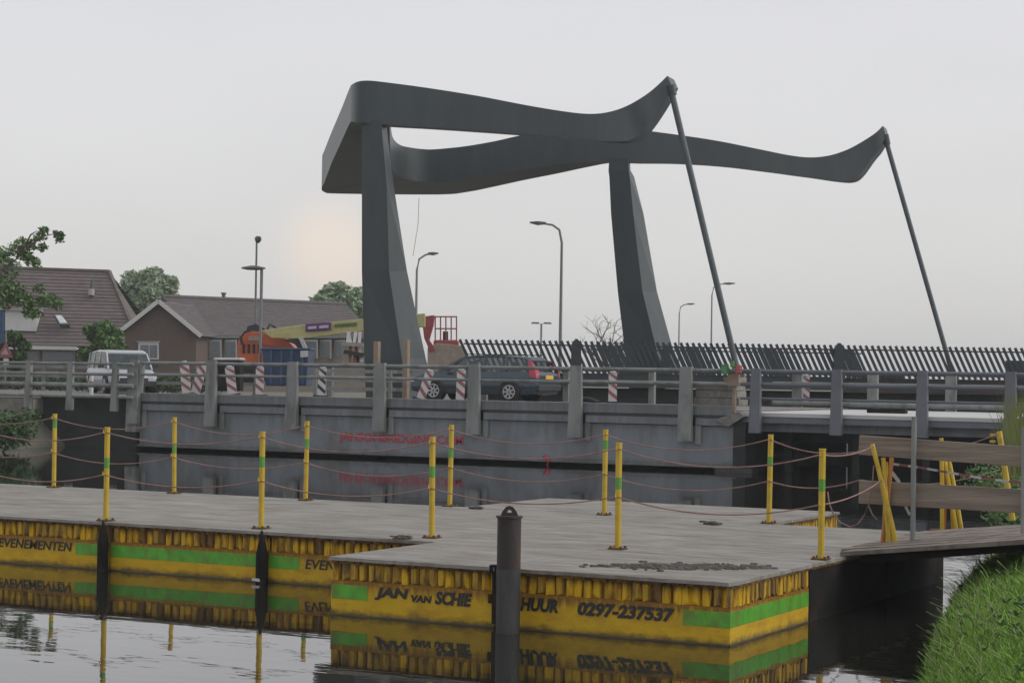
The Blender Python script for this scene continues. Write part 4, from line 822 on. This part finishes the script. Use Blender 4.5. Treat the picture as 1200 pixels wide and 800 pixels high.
# parked cars/low wall glimpsed between rails on the left
def guard(px0, px1, D, zs, label):
    a = at(px0, 440, D); e2 = at(px1, 440, D); o_ = (a.x, a.y, 1.3); g_ = empty('site_rail', o_, label, 'guard rail')
    n = max(2, int((e2 - a).length / 2.5))
    for k in range(n + 1):
        q = a.lerp(e2, k / n); b = MB(); b.box(q.x - .06, q.x + .06, q.y - .06, q.y + .06, 1.2, zs[0] + .05); b.build('rail_post', M['galv'], g_, o_)
    for z in zs:
        b = MB(); b.bar((a.x, a.y, z), (e2.x, e2.y, z), .06, .12); b.build('rail', M['galv'], g_, o_)
guard(-10, 112, 78, (2.55, 2.2, 1.9), 'pale far guard rail along the left road in front of the house')
guard(370, 545, 68.5, (2.55, 2.25, 1.95), 'pale far guard rail beside the road at the near pillar')
guard(165, 300, 76, (2.35, 2.0), 'low yellowish far guard rail behind the crossed boards')
b = MB(); b.quad(at(250, 421, 72), at(284, 421, 72), at(284, 421, 73.5), at(250, 421, 73.5)); 
c2 = at(266, 440, 72); 
sm_ = empty('site_cabin', (c2.x, c2.y, 1.6), 'low dark grey cabinet with a white lid behind the leaning board', 'cabinet'); org = (c2.x, c2.y, 1.6)
prism_px([(251, 419), (282, 419), (283, 422), (250, 422)], 72, 1.2, 'lid', M['white'], sm_, org); prism_px([(252, 422), (281, 422), (281, 458), (252, 458)], 72.1, 1.0, 'cabinet_body', M['hulldark'], sm_, org)

# ------------------------------------------------------------------ lamp posts, sign, cable
def lamp(name, px, ytop, D, arm, label, group='street lamps', r=.07, head=(.5, .12), style='arm'):
    base = at(px, 440, D); base.z = 1.2; p = empty(name, base, label, 'street lamp', group); tp = at(px, ytop, D)
    bx = Vector((base.x, base.y, 0)); top = Vector((base.x, base.y, tp.z))
    if style == 'arm':
        L_ = abs(arm) / FPX * D; s_ = 1 if arm > 0 else -1; d = _rt * s_
        b = MB(); b.tube([base, Vector((base.x, base.y, base.z + 3)), top - Vector((0, 0, .9)), top - Vector((0, 0, .3)) + d * .12, top - Vector((0, 0, .07)) + d * .45, top + d * (L_ * .62)], [r * 1.25, r, r * .75, r * .65, r * .6, r * .5], 8); b.build('pole', M['lamp'], p, base)
        b = MB(); h0 = top + d * (L_ * .5); h1 = top + d * L_; b.rings([[h0 + Vector((0, 0, -.05)) - _f0 * .06, h0 + Vector((0, 0, -.05)) + _f0 * .06, h0 + Vector((0, 0, .06)) + _f0 * .06, h0 + Vector((0, 0, .06)) - _f0 * .06], [(h0 + h1) / 2 + Vector((0, 0, -.09)) - _f0 * .14, (h0 + h1) / 2 + Vector((0, 0, -.09)) + _f0 * .14, (h0 + h1) / 2 + Vector((0, 0, .09)) + _f0 * .14, (h0 + h1) / 2 + Vector((0, 0, .09)) - _f0 * .14], [h1 - _f0 * .06, h1 + _f0 * .06, h1 + Vector((0, 0, .06)) + _f0 * .06, h1 + Vector((0, 0, .06)) - _f0 * .06]]); b.build('lamp_head', M['lampdark'], p, base)
    elif style == 'twin':
        b = MB(); b.tube([base, top], r, 8); b.build('pole', M['lamp'], p, base)
        for s_ in (-1, 1):
            b = MB(); q = top + _rt * s_ * .45; b.rings([[q - _rt * .32 + Vector((0, 0, -.03)) - _f0 * .15, q + _rt * .32 + Vector((0, 0, -.03)) - _f0 * .15, q + _rt * .32 + Vector((0, 0, -.03)) + _f0 * .15, q - _rt * .32 + Vector((0, 0, -.03)) + _f0 * .15], [q - _rt * .26 + Vector((0, 0, .1)) - _f0 * .1, q + _rt * .26 + Vector((0, 0, .1)) - _f0 * .1, q + _rt * .26 + Vector((0, 0, .1)) + _f0 * .1, q - _rt * .26 + Vector((0, 0, .1)) + _f0 * .1]]); b.build('lamp_head', M['lampdark'], p, base)
    elif style == 'disc':
        b = MB(); b.tube([base, top + Vector((0, 0, .05))], r, 8); b.build('pole', M['lamp'], p, base)
        q = top - _rt * .35; b = MB(); R = []
        for zz, k in ((-.05, .5), (0, 1.0), (.06, .95), (.13, .3)):
            R.append([q + _rt * math.cos(t) * .52 * k + _f0 * math.sin(t) * .3 * k + Vector((0, 0, zz)) for t in [2 * math.pi * i / 14 for i in range(14)]])
        b.rings(R); b.build('lamp_head', M['lampdark'], p, base)
    elif style == 'camera':
        b = MB(); b.tube([base, top], [r, r * .7], 8); b.build('pole', M['lamp'], p, base)
        q = top + _rt * .06; b = MB(); R = []
        for zz, k in ((-.18, .35), (-.08, .9), (.04, 1.0), (.12, .6)):
            R.append([q + _rt * math.cos(t) * .15 * k + _f0 * math.sin(t) * .15 * k + Vector((0, 0, zz)) for t in [2 * math.pi * i / 10 for i in range(10)]])
        b.rings(R); b.build('camera_dome', M['lampdark'], p, base)
lamp('street_lamp', 656, 262, 95, -38, 'tallest curved street lamp with its arm pointing left, between the pillars', r=.085)
lamp('street_lamp', 486.5, 297, 110, 25, 'curved street lamp right beside the near pillar', r=.085)
lamp('street_lamp', 795, 356, 190, 18, 'small distant street lamp just right of the far pillar', r=.085)
lamp('street_lamp', 833, 332, 150, 27, 'distant street lamp behind the nearer drop rod', r=.075)
lamp('street_lamp', 633.5, 379, 150, 0, 'short twin-headed lamp left of the tallest street lamp', style='twin', r=.08)
lamp('street_lamp', 304.5, 315, 84, 0, 'lamp post with a flat oval head above the orange machine', style='disc', r=.065)
lamp('camera_mast', 298, 280, 88, 0, 'thin mast with a small domed camera above the orange machine', 'masts', style='camera', r=.06)
b = MB(); b.tube([at(491, 232, 80), at(490, 262, 80), at(484, 300, 80)], .012, 4); tag(b.build('hanging_cable', M['ropegrey']), 'thin cable hanging from the counterweight behind the near pillar', 'cable')
c2 = at(6, 440, 76); sg = empty('traffic_sign', (c2.x, c2.y, 1.3), 'red bordered triangular traffic sign on a pole at the left edge', 'traffic sign'); org = (c2.x, c2.y, 1.3)
b = MB(); b.tube([at(6, 446, 76.1), at(7, 388, 76.1)], .035, 8); b.build('pole', M['lamp'], sg, org)
prism_px([(-5, 419), (14.5, 419), (7, 400)], 76, .03, 'triangle', M['whitered'], sg, org, 0); prism_px([(1, 415.5), (10, 415.5), (6.5, 407)], 75.97, .02, 'triangle_centre', M['beige'], sg, org, 0); prism_px([(4, 420), (10, 420), (10, 427), (4, 427)], 75.97, .03, 'under_plate', M['white'], sg, org, 0)
prism_px([(-4, 365), (4, 365), (4, 402), (-4, 402)], 76.1, .05, 'blue_panel', M['signblue'], sg, org, 0)

# ------------------------------------------------------------------ houses
def frame_px(pts, D, z_shift=0): return [at(x, y, D) for x, y in pts]
# second house: brown brick gable with white barge boards and a long roof behind
D2 = 118
c2 = at(200, 440, D2); h2 = empty('house', (c2.x, c2.y, 1.2), 'brown brick house with a white edged gable and long low grey brown roof', 'house'); org = (c2.x, c2.y, 1.2)
pk = at(187, 353, D2); el = at(141, 389, D2); er = at(237, 394, D2); wl = at(147, 386, D2); wr_ = at(230, 390, D2)
depth = _f0 * 9 + _rt * 1.5
gz = Vector((0, 0, 0))
b = MB(); wlb = Vector((wl.x, wl.y, 1.0)); wrb = Vector((wr_.x, wr_.y, 1.0)); pkk = at(187, 356, D2)
b.add([wlb, wrb, wr_, pkk, wl] + [v + depth for v in (wlb, wrb, wr_, pkk, wl)], [(0, 1, 2, 3, 4), (9, 8, 7, 6, 5), (0, 4, 9, 5), (1, 6, 7, 2)]); b.build('gable_wall', M['brick'], h2, org)
def roof_courses(A, B_, C_, D_, n, mt, parent, org, step=.035):      # A-B eave, D-C ridge; stepped tile courses
    b = MB()
    nrm = (B_ - A).cross(D_ - A).normalized()
    if nrm.z < 0: nrm = -nrm
    for i in range(n):
        t0, t1 = i / n, (i + 1) / n
        a0 = A.lerp(D_, t0) + nrm * step; b0 = B_.lerp(C_, t0) + nrm * step; a1 = A.lerp(D_, t1) + nrm * .005; b1 = B_.lerp(C_, t1) + nrm * .005
        b.quad(a0, b0, b1, a1); b.quad(A.lerp(D_, t0) - nrm * .02, B_.lerp(C_, t0) - nrm * .02, b0, a0)
    o = b.build('tile_courses', mt, parent, org, fix=False); o['kind'] = 'stuff'; return o
ov = -_f0 * .35
roof_courses(el + ov, el + depth, pk + depth, pk + ov, 14, M['roof2'], h2, org); roof_courses(er + ov, er + depth, pk + depth, pk + ov, 14, M['roof2'], h2, org)
for s_, (a, e2) in enumerate(((el, pk), (pk, er))):
    b = MB(); b.bar(a + ov * 1.1, e2 + ov * 1.1, .09, .24); b.build('barge_board', M['white'], h2, org)
# window in the gable
prism_px([(162, 401), (186, 401), (186, 421), (162, 421)], D2 - .06, .1, 'window_frame', M['white'], h2, org, 0)
prism_px([(164.5, 404), (174, 404), (174, 419), (164.5, 419)], D2 - .1, .05, 'pane', M['glass'], h2, org, 0); prism_px([(175.5, 404), (184, 404), (184, 419), (175.5, 419)], D2 - .1, .05, 'pane', M['glass'], h2, org, 0)
prism_px([(160, 399.6), (187, 399.6), (187, 401), (160, 401)], D2 - .12, .14, 'lintel', M['wallpale'], h2, org, 0)
# long wing
rA, rB, rC, rD = at(236, 393, D2 + 2), at(440, 393, D2 + 10), at(405, 357, D2 + 14), at(190, 348, D2 + 6)
roof_courses(rA, rB, rC, rD, 18, M['roof2'], h2, org)
b = MB(); b.bar(rA - _f0 * .08 - Vector((0, 0, .08)), rB - _f0 * .08 - Vector((0, 0, .08)), .12, .16); b.build('gutter', M['lampdark'], h2, org)
b = MB(); b.tube([rD + Vector((0, 0, .04)), rC + Vector((0, 0, .04))], .13, 8); b.build('ridge', M['roof2'], h2, org)
b = MB(); A_ = at(240, 396, D2 + 2.6); B2 = at(436, 396, D2 + 10.5)
b.add([Vector((A_.x, A_.y, 1)), Vector((B2.x, B2.y, 1)), B2, A_] + [v + _f0 * 6 for v in (Vector((A_.x, A_.y, 1)), Vector((B2.x, B2.y, 1)), B2, A_)], [(0, 1, 2, 3), (7, 6, 5, 4), (1, 5, 6, 2), (0, 3, 7, 4)]); b.build('wing_wall', M['brick2'], h2, org)
for x0, x1 in ((243, 259), (263, 277), (352, 372), (375, 388), (392, 404)):
    f_ = prism_px([(x0, 398), (x1, 398), (x1, 420), (x0, 420)], D2 + 2.2 + (x0 - 240) * .04, .2, 'window_frame', M['wallpale'], h2, org, 0)
    prism_px([(x0 + 1.5, 400), (x1 - 1.5, 400), (x1 - 1.5, 419), (x0 + 1.5, 419)], D2 + 2.12 + (x0 - 240) * .04, .1, 'pane', M['glass'], h2, org, 0)
b = MB(); q = at(262, 352, D2 + 9); b.tube([q, q + Vector((0, 0, .4))], .12, 8); b.tube([q + Vector((0, 0, .4)), q + Vector((0, 0, .5))], .17, 8); b.build('vent_pipe', M['lampdark'], h2, org)
# first house: large steep brown tiled roof, white dormer, skylight
D1 = 122
c2 = at(60, 440, D1); h1 = empty('house', (c2.x, c2.y, 1.2), 'large house at the left with a steep brown tiled roof, white dormer and skylight', 'house'); org = (c2.x, c2.y, 1.2)
eA, eB, eC, eD = at(-60, 403, D1), at(165, 407, D1), at(128, 318.5, D1 + 5), at(-60, 312, D1 + 5)
roof_courses(eA, eB, eC, eD, 22, M['roof1'], h1, org, .04)
eBb = eB + _f0 * 10; roof_courses(eA + _f0 * 10, eBb, eC, eD, 14, M['roof1'], h1, org, .05)
b = MB(); b.bar(eD + Vector((0, 0, .05)), eC + Vector((0, 0, .05)), .25, .16); b.build('ridge', M['roof1'], h1, org)
b = MB(); b.bar(eB + Vector((0, 0, .06)), eC + Vector((0, 0, .06)), .2, .14); b.build('verge', M['roof1'], h1, org)
b = MB(); b.bar(at(-60, 405.5, D1 - .15), at(90, 408, D1 - .15), .15, .22); b.build('gutter', M['white'], h1, org)
wA, wB = at(-60, 408, D1 + .6), at(158, 410, D1 + .6)
b = MB(); b.add([Vector((wA.x, wA.y, 1)), Vector((wB.x, wB.y, 1)), wB, wA] + [v + _f0 * 8.6 for v in (Vector((wA.x, wA.y, 1)), Vector((wB.x, wB.y, 1)), wB, wA)], [(0, 1, 2, 3), (7, 6, 5, 4), (1, 5, 6, 2), (0, 3, 7, 4)]); b.build('wall', M['brick2'], h1, org)
b = MB(); b.add([wB - Vector((0, 0, .0)), wB + _f0 * 8.6, eC - Vector((0, 0, .1))], [(0, 1, 2)]); b.build('gable', M['brick2'], h1, org)
for x0, x1 in ((50, 88), (30, 46)):
    prism_px([(x0, 411), (x1, 411), (x1, 425), (x0, 425)], D1 + .5, .12, 'window_frame', M['wallpale'], h1, org, 0); prism_px([(x0 + 1.5, 413), (x1 - 1.5, 413), (x1 - 1.5, 423), (x0 + 1.5, 423)], D1 + .44, .08, 'pane', M['glass'], h1, org, 0)
prism_px([(6, 363), (42, 364), (42, 388), (6, 387)], D1 + .7, 3, 'dormer', M['white'], h1, org, 0)
prism_px([(-12, 360), (43, 362), (43, 364.6), (-12, 362.6)], D1 + .5, 3.4, 'dormer_roof', M['wallpale'], h1, org, 0)
prism_px([(-12, 364), (5.6, 364), (5.6, 388), (-12, 388)], D1 + .75, 2.9, 'dormer_side', M['signblue'], h1, org, 0)
b = MB()
sk = [at(64, 371.5, D1 + 1.2), at(73, 371.5, D1 + 1.2), at(82, 383, D1 + .5), at(71, 383.5, D1 + .5)]; nrm = Vector((0, 0, .16)) - _f0 * .22
b.add([v + nrm for v in sk] + [v - nrm * .5 for v in sk], [(0, 1, 2, 3), (0, 1, 5, 4), (1, 2, 6, 5), (2, 3, 7, 6), (3, 0, 4, 7)]); b.build('skylight_frame', M['lampdark'], h1, org)
cc = sum(sk, Vector()) / 4; b = MB(); b.quad(*[cc + (v - cc) * .78 + nrm * 1.12 for v in sk]); b.build('skylight_pane', M['headlamp'], h1, org)
b = MB(); q = at(108, 342, D1 + 3.2); b.tube([q - Vector((0, 0, .2)), q + Vector((0, 0, .45))], .16, 8); b.tube([q + Vector((0, 0, .45)), q + Vector((0, 0, .75))], .10, 8); b.build('flue', M['lampdark'], h1, org)
b = MB(); b.tube([q + Vector((0, 0, -.25)) - _f0 * .3, q + Vector((0, 0, .15)) - _f0 * .2], .2, 8); b.build('flue_flashing', M['wallpale'], h1, org)

# ------------------------------------------------------------------ plants
def leaves(b, cen, rad, n, size, shell=.55, flat=1.0, rnd=random):
    for _ in range(n):
        while True:
            d = Vector((rnd.gauss(0, 1), rnd.gauss(0, 1), rnd.gauss(0, 1)))
            if d.length > .01: break
        d.normalize(); t = shell + (1 - shell) * rnd.random() ** .5
        p = Vector(cen) + Vector((d.x * rad[0], d.y * rad[1], d.z * rad[2])) * t
        a = Vector((rnd.gauss(0, 1), rnd.gauss(0, 1), rnd.gauss(0, .7))).normalized(); c_ = a.cross(Vector((rnd.gauss(0, 1), rnd.gauss(0, 1), rnd.gauss(0, 1)))).normalized()
        s_ = size * rnd.uniform(.6, 1.3)
        b.add([p - a * s_, p + c_ * s_ * .5, p + a * s_, p - c_ * s_ * .5], [(0, 1, 2, 3)])
def tree(px, ytop, ybot, halfw, D, label, mt, n=5000, clumps=26, size=.22, name='tree', group=None, trunk=True, grow=0):
    base = at(px, 440, D); base.z = 1.1; top = at(px, ytop, D).z; bot = at(px, ybot, D).z; hw = halfw / FPX * D
    p = empty(name, base, label, 'tree' if trunk else 'bush', group); b = MB(); cz = (top + bot) / 2; rz = (top - bot) / 2
    tb = MB(); tb.tube([base, Vector((base.x, base.y, cz - rz * .4)), Vector((base.x + .1, base.y, cz + rz * .4))], [.24 if trunk else .08, .17 if trunk else .05, .05], 8)
    for k in range(clumps):
        th = random.uniform(0, 2 * math.pi); u = random.uniform(-1, 1); rr = math.sqrt(1 - u * u) * random.uniform(.45, .85)
        cpt = Vector((base.x, base.y, cz)) + _rt * hw * rr * math.cos(th) + _f0 * hw * .8 * rr * math.sin(th) + Vector((0, 0, rz * u * .78))
        r = random.uniform(.22, .36) * min(hw, rz * 1.3); leaves(b, cpt, (r, r, r * .8), n // clumps, size, .4)
        if trunk: tb.tube([Vector((base.x, base.y, cz - rz * .5 + .3 * rz * random.random())), cpt], [.08, .02], 5)
    tb.build('trunk', M['bark'], p, base); b.build('crown', mt, p, base, fix=False)
tree(175, 313, 385, 41, 150, 'round pale green tree between the two house roofs', M['leaf2'], 9000, 46, .26)
tree(401, 331, 400, 46, 150, 'round green tree beside the near pillar behind the long roof', M['leaf2'], 8000, 42, .26)
tree(118, 375, 436, 31, 95, 'clipped green bush in front of the first house', M['leaf1'], 6000, 34, .12, 'bush', trunk=False)
tree(15, 384, 440, 20, 96, 'dark green bush behind the traffic sign', M['leaf3'], 4000, 26, .12, 'bush', trunk=False)
tree(-18, 290, 345, 36, 130, 'far green tree behind the roof at the left edge', M['leaf2'], 4000, 24, .25)
# overhanging tree at left whose branches enter the frame
base = at(-60, 440, 70); base.z = 1.2
p = empty('overhanging_tree', base, 'leafy tree reaching in from the left frame edge above the roof', 'tree'); tb = MB(); lf = MB()
tb.tube([base, Vector((base.x, base.y, 4)), at(-50, 330, 70), at(-60, 240, 70)], [.2, .16, .12, .05], 8)
for path in (((-50, 345), (-25, 330), (0, 318), (20, 303), (34, 288), (50, 277), (68, 273)), ((20, 303), (28, 290), (36, 275), (44, 270)), ((34, 288), (45, 290), (52, 292)), ((-50, 345), (-20, 340), (10, 342), (35, 350), (60, 354), (70, 352)), ((10, 342), (30, 356), (45, 362)), ((-50, 330), (-20, 300), (0, 300), (18, 300)), ((-50, 350), (-20, 350), (5, 350), (20, 352))):
    q = [at(x, y, 70 + random.uniform(-.3, .3)) for x, y in path]; tb.tube(q, [.05] + [.03] * (len(q) - 2) + [.008], 5)
for (x, y, r, n) in ((18, 292, .35, 130), (28, 298, .3, 120), (26, 285, .28, 110), (36, 287, .25, 90), (46, 278, .25, 80), (52, 270, .2, 60), (50, 290, .22, 80), (68, 275, .22, 80), (69, 282, .18, 45), (40, 308, .3, 110), (34, 302, .25, 70), (0, 300, .5, 200), (-15, 298, .6, 250), (10, 318, .4, 80),
                     (0, 338, .6, 340), (12, 345, .5, 260), (26, 350, .4, 190), (38, 356, .4, 170), (45, 338, .25, 60), (56, 352, .4, 160), (66, 356, .3, 100), (36, 366, .3, 110), (44, 368, .22, 60), (-20, 345, .8, 300), (2, 352, .5, 180), (20, 338, .35, 90), (-8, 325, .4, 80)):
    leaves(lf, at(x, y, 70), (r, r, r * .75), n, .085, .1)
tb.build('trunk', M['bark'], p, base); lf.build('crown', M['leaf1'], p, base, fix=False)
# bare tree behind the far fence
base = at(716, 430, 120); base.z = 1.2; p = empty('bare_tree', base, 'leafless twiggy tree just left of the far pillar', 'tree'); tb = MB(); tw = MB()
def br_(p0, d, ln, r, lvl):
    pts = [p0]; q = Vector(p0); dd = Vector(d)
    for k in range(4):
        dd = (dd + Vector((random.gauss(0, .16), random.gauss(0, .16), random.gauss(.03, .1)))).normalized(); q = q + dd * ln / 4; pts.append(Vector(q))
    (tb if lvl < 2 else tw).tube(pts, [r, r * .9, r * .8, r * .7, r * .5], 5 if lvl < 2 else 3)
    if lvl < 4:
        for k in range(3 if lvl else 5):
            i = random.choice((2, 3, 4)); nd = (dd + Vector((random.gauss(0, .75), random.gauss(0, .75), random.gauss(.05, .45)))).normalized(); br_(pts[i], nd, ln * random.uniform(.55, .75), r * .55, lvl + 1)
random.seed(21)
br_(base + Vector((0, 0, .0)), Vector((0, 0, 1)), 2.0, .11, 0)
for a in (-1.0, -.55, .15, .6): br_(base + Vector((0, 0, 1.6)), (_rt * a + Vector((0, 0, 1))).normalized(), 2.1 - .3 * abs(a), .07, 1)
tb.build('trunk', M['bark'], p, base); tw.build('twigs', M['bark'], p, base)
# hedge behind the left road
random.seed(5)
b = MB()
for k in range(48):
    q = at(-10 + k * 5.6, 440, 104); leaves(b, (q.x, q.y, 1.75), (.42, .42, .55 + .12 * math.sin(k)), 110, .10, .5)
tag(b.build('hedge', M['leaf3'], fix=False), 'low dark hedge running along the front of both houses', 'hedge')
b = MB()
for k in range(26):
    q = at(-15 + k * 2.1, 440, 60 + random.uniform(-.8, .8)); leaves(b, (q.x, q.y - random.uniform(0, 1.5), random.uniform(.3, 1.0)), (.5, .5, .4), 120, .09, .2)
tag(b.build('bank_scrub', M['leaf3'], fix=False), 'scrubby greenery on the left bank below the guard rail', 'scrub', kind='stuff')
# bushes beyond the plank barrier
b = MB()
for (x, y, D, r) in ((1150, 562, 31, .35), (1165, 575, 30, .35), (1180, 560, 32, .45), (1192, 580, 29, .4), (1140, 580, 31, .25), (1200, 560, 31, .5), (1190, 600, 28, .3), (1170, 598, 28.5, .3), (1210, 590, 29, .5)):
    leaves(b, at(x, y, D), (r, r, r * .8), 260, .045, .1)
tag(b.build('bank_bush', M['leaf1'], fix=False), 'green bushes on the bank behind the plank barrier at the right', 'bush', kind='stuff')
b = MB()
for k in range(420):
    px = random.gauss(1196, 9); D = random.uniform(30, 36); g0 = at(px, 560, D); g0.z = .7; hgt = random.uniform(.9, 1.75); dx = _rt * random.gauss(0, .14); w = _rt * .010
    m_ = g0 + dx * .4 + Vector((0, 0, hgt * .6)); t_ = g0 + dx * 1.3 + Vector((0, 0, hgt)); b.add([g0 - w, g0 + w, m_ + w * .8, t_, m_ - w * .8], [(0, 1, 2, 4), (4, 2, 3)])
tag(b.build('reeds', M['reed'], fix=False), 'tall yellow green reeds at the right frame edge before the pale deck', 'reeds', kind='stuff')
# grass on the near bank
def ground_z(x, v):
    e = bankR(v); P_ = [(-.4, -.9), (0, .02), (.2, .24), (.6, .46), (1.2, .62), (6, .80)]; d = x - e
    for (a, za), (c_, zc) in zip(P_, P_[1:]):
        if a <= d <= c_: return za + (zc - za) * (d - a) / (c_ - a)
    return .80 if d > 0 else -.9
b = MB(); random.seed(11)
for k in range(62000):
    v = random.uniform(11.0, 25.5); e = bankR(v); d = random.uniform(-.02, 1) ** 1.0 * 3.4; x = e + d
    # keep only the part of the bank near the view
    if -math.sin(YAW) * x * 0 + (x * math.cos(YAW) + v * math.sin(YAW)) / (-x * math.sin(YAW) + v * math.cos(YAW)) > .27: continue
    z = ground_z(x, v) - .01; h = random.uniform(.04, .11) * (1.35 if d < .5 else 1); 
    if random.random() < .02: h *= 2.0
    a = random.uniform(0, math.pi); w = Vector((math.cos(a), math.sin(a), 0)) * random.uniform(.004, .008); ln = Vector((random.gauss(-.02, .045), random.gauss(0, .045), 0))
    g0 = Vector((x, v, z)); m_ = g0 + ln * .4 + Vector((0, 0, h * .6)); t_ = g0 + ln * 1.3 + Vector((0, 0, h)); b.add([g0 - w, g0 + w, m_ + w * .7, t_, m_ - w * .7], [(0, 1, 2, 4), (4, 2, 3)])
tag(b.build('grass', M['grassb'], fix=False), 'bright green grass covering the near bank at the lower right', 'grass', kind='stuff')

b = MB()
for k in range(420):
    v = random.uniform(12.5, 25.5); e = bankR(v); d = abs(random.gauss(0, .5)); x = e + d
    if d > 3: continue
    z = ground_z(x, v); h = random.uniform(.10, .28); w = Vector((math.cos(YAW), math.sin(YAW), 0)) * .0028; ln = Vector((random.gauss(-.05, .08), random.gauss(0, .06), 0))
    g0 = Vector((x, v, z)); m_ = g0 + ln * .4 + Vector((0, 0, h * .65)); t_ = g0 + ln * 1.4 + Vector((0, 0, h)); b.add([g0 - w, g0 + w, m_ + w, m_ - w], [(0, 1, 2, 3)]); b.add([m_ - w, m_ + w, t_ + w * 1.8, t_ - w * 1.8], [(0, 1, 2, 3)])
tag(b.build('dry_stems', M['stemgreen'], fix=False), 'thin dry seed stems standing out of the grass along the water edge', 'stems', kind='stuff')
b = MB()
for k in range(260):
    v = random.uniform(13, 25); e = bankR(v); d = random.uniform(0, 2.4); c_ = Vector((e + d, v, ground_z(e + d, v) + .05)); rr = random.uniform(.03, .08)
    for q in range(7):
        a = q * .9 + random.random(); t_ = c_ + Vector((math.cos(a) * rr, math.sin(a) * rr, random.uniform(.02, .07))); sd = Vector((-math.sin(a), math.cos(a), 0)) * rr * .3; m_ = c_.lerp(t_, .55) + Vector((0, 0, .015)); b.add([c_, m_ + sd, t_, m_ - sd], [(0, 1, 2, 3)])
tag(b.build('weeds', M['leaf1'], fix=False), 'small broad leaved weeds scattered in the bank grass', 'weeds', kind='stuff')
# ------------------------------------------------------------------ air
hz_ = bpy.data.materials.new('thin_haze'); hz_.use_nodes = True; n = hz_.node_tree.nodes; l = hz_.node_tree.links
for x in list(n): n.remove(x)
o = n.new('ShaderNodeOutputMaterial'); v = n.new('ShaderNodeVolumePrincipled'); v.inputs['Color'].default_value = (.88, .9, .93, 1); v.inputs['Density'].default_value = .0005; l.new(v.outputs[0], o.inputs['Volume'])
b = MB(); b.box(-2100, 2100, -520, 2600, -2.5, 20); hb = b.build('haze', hz_); hb['kind'] = 'stuff'
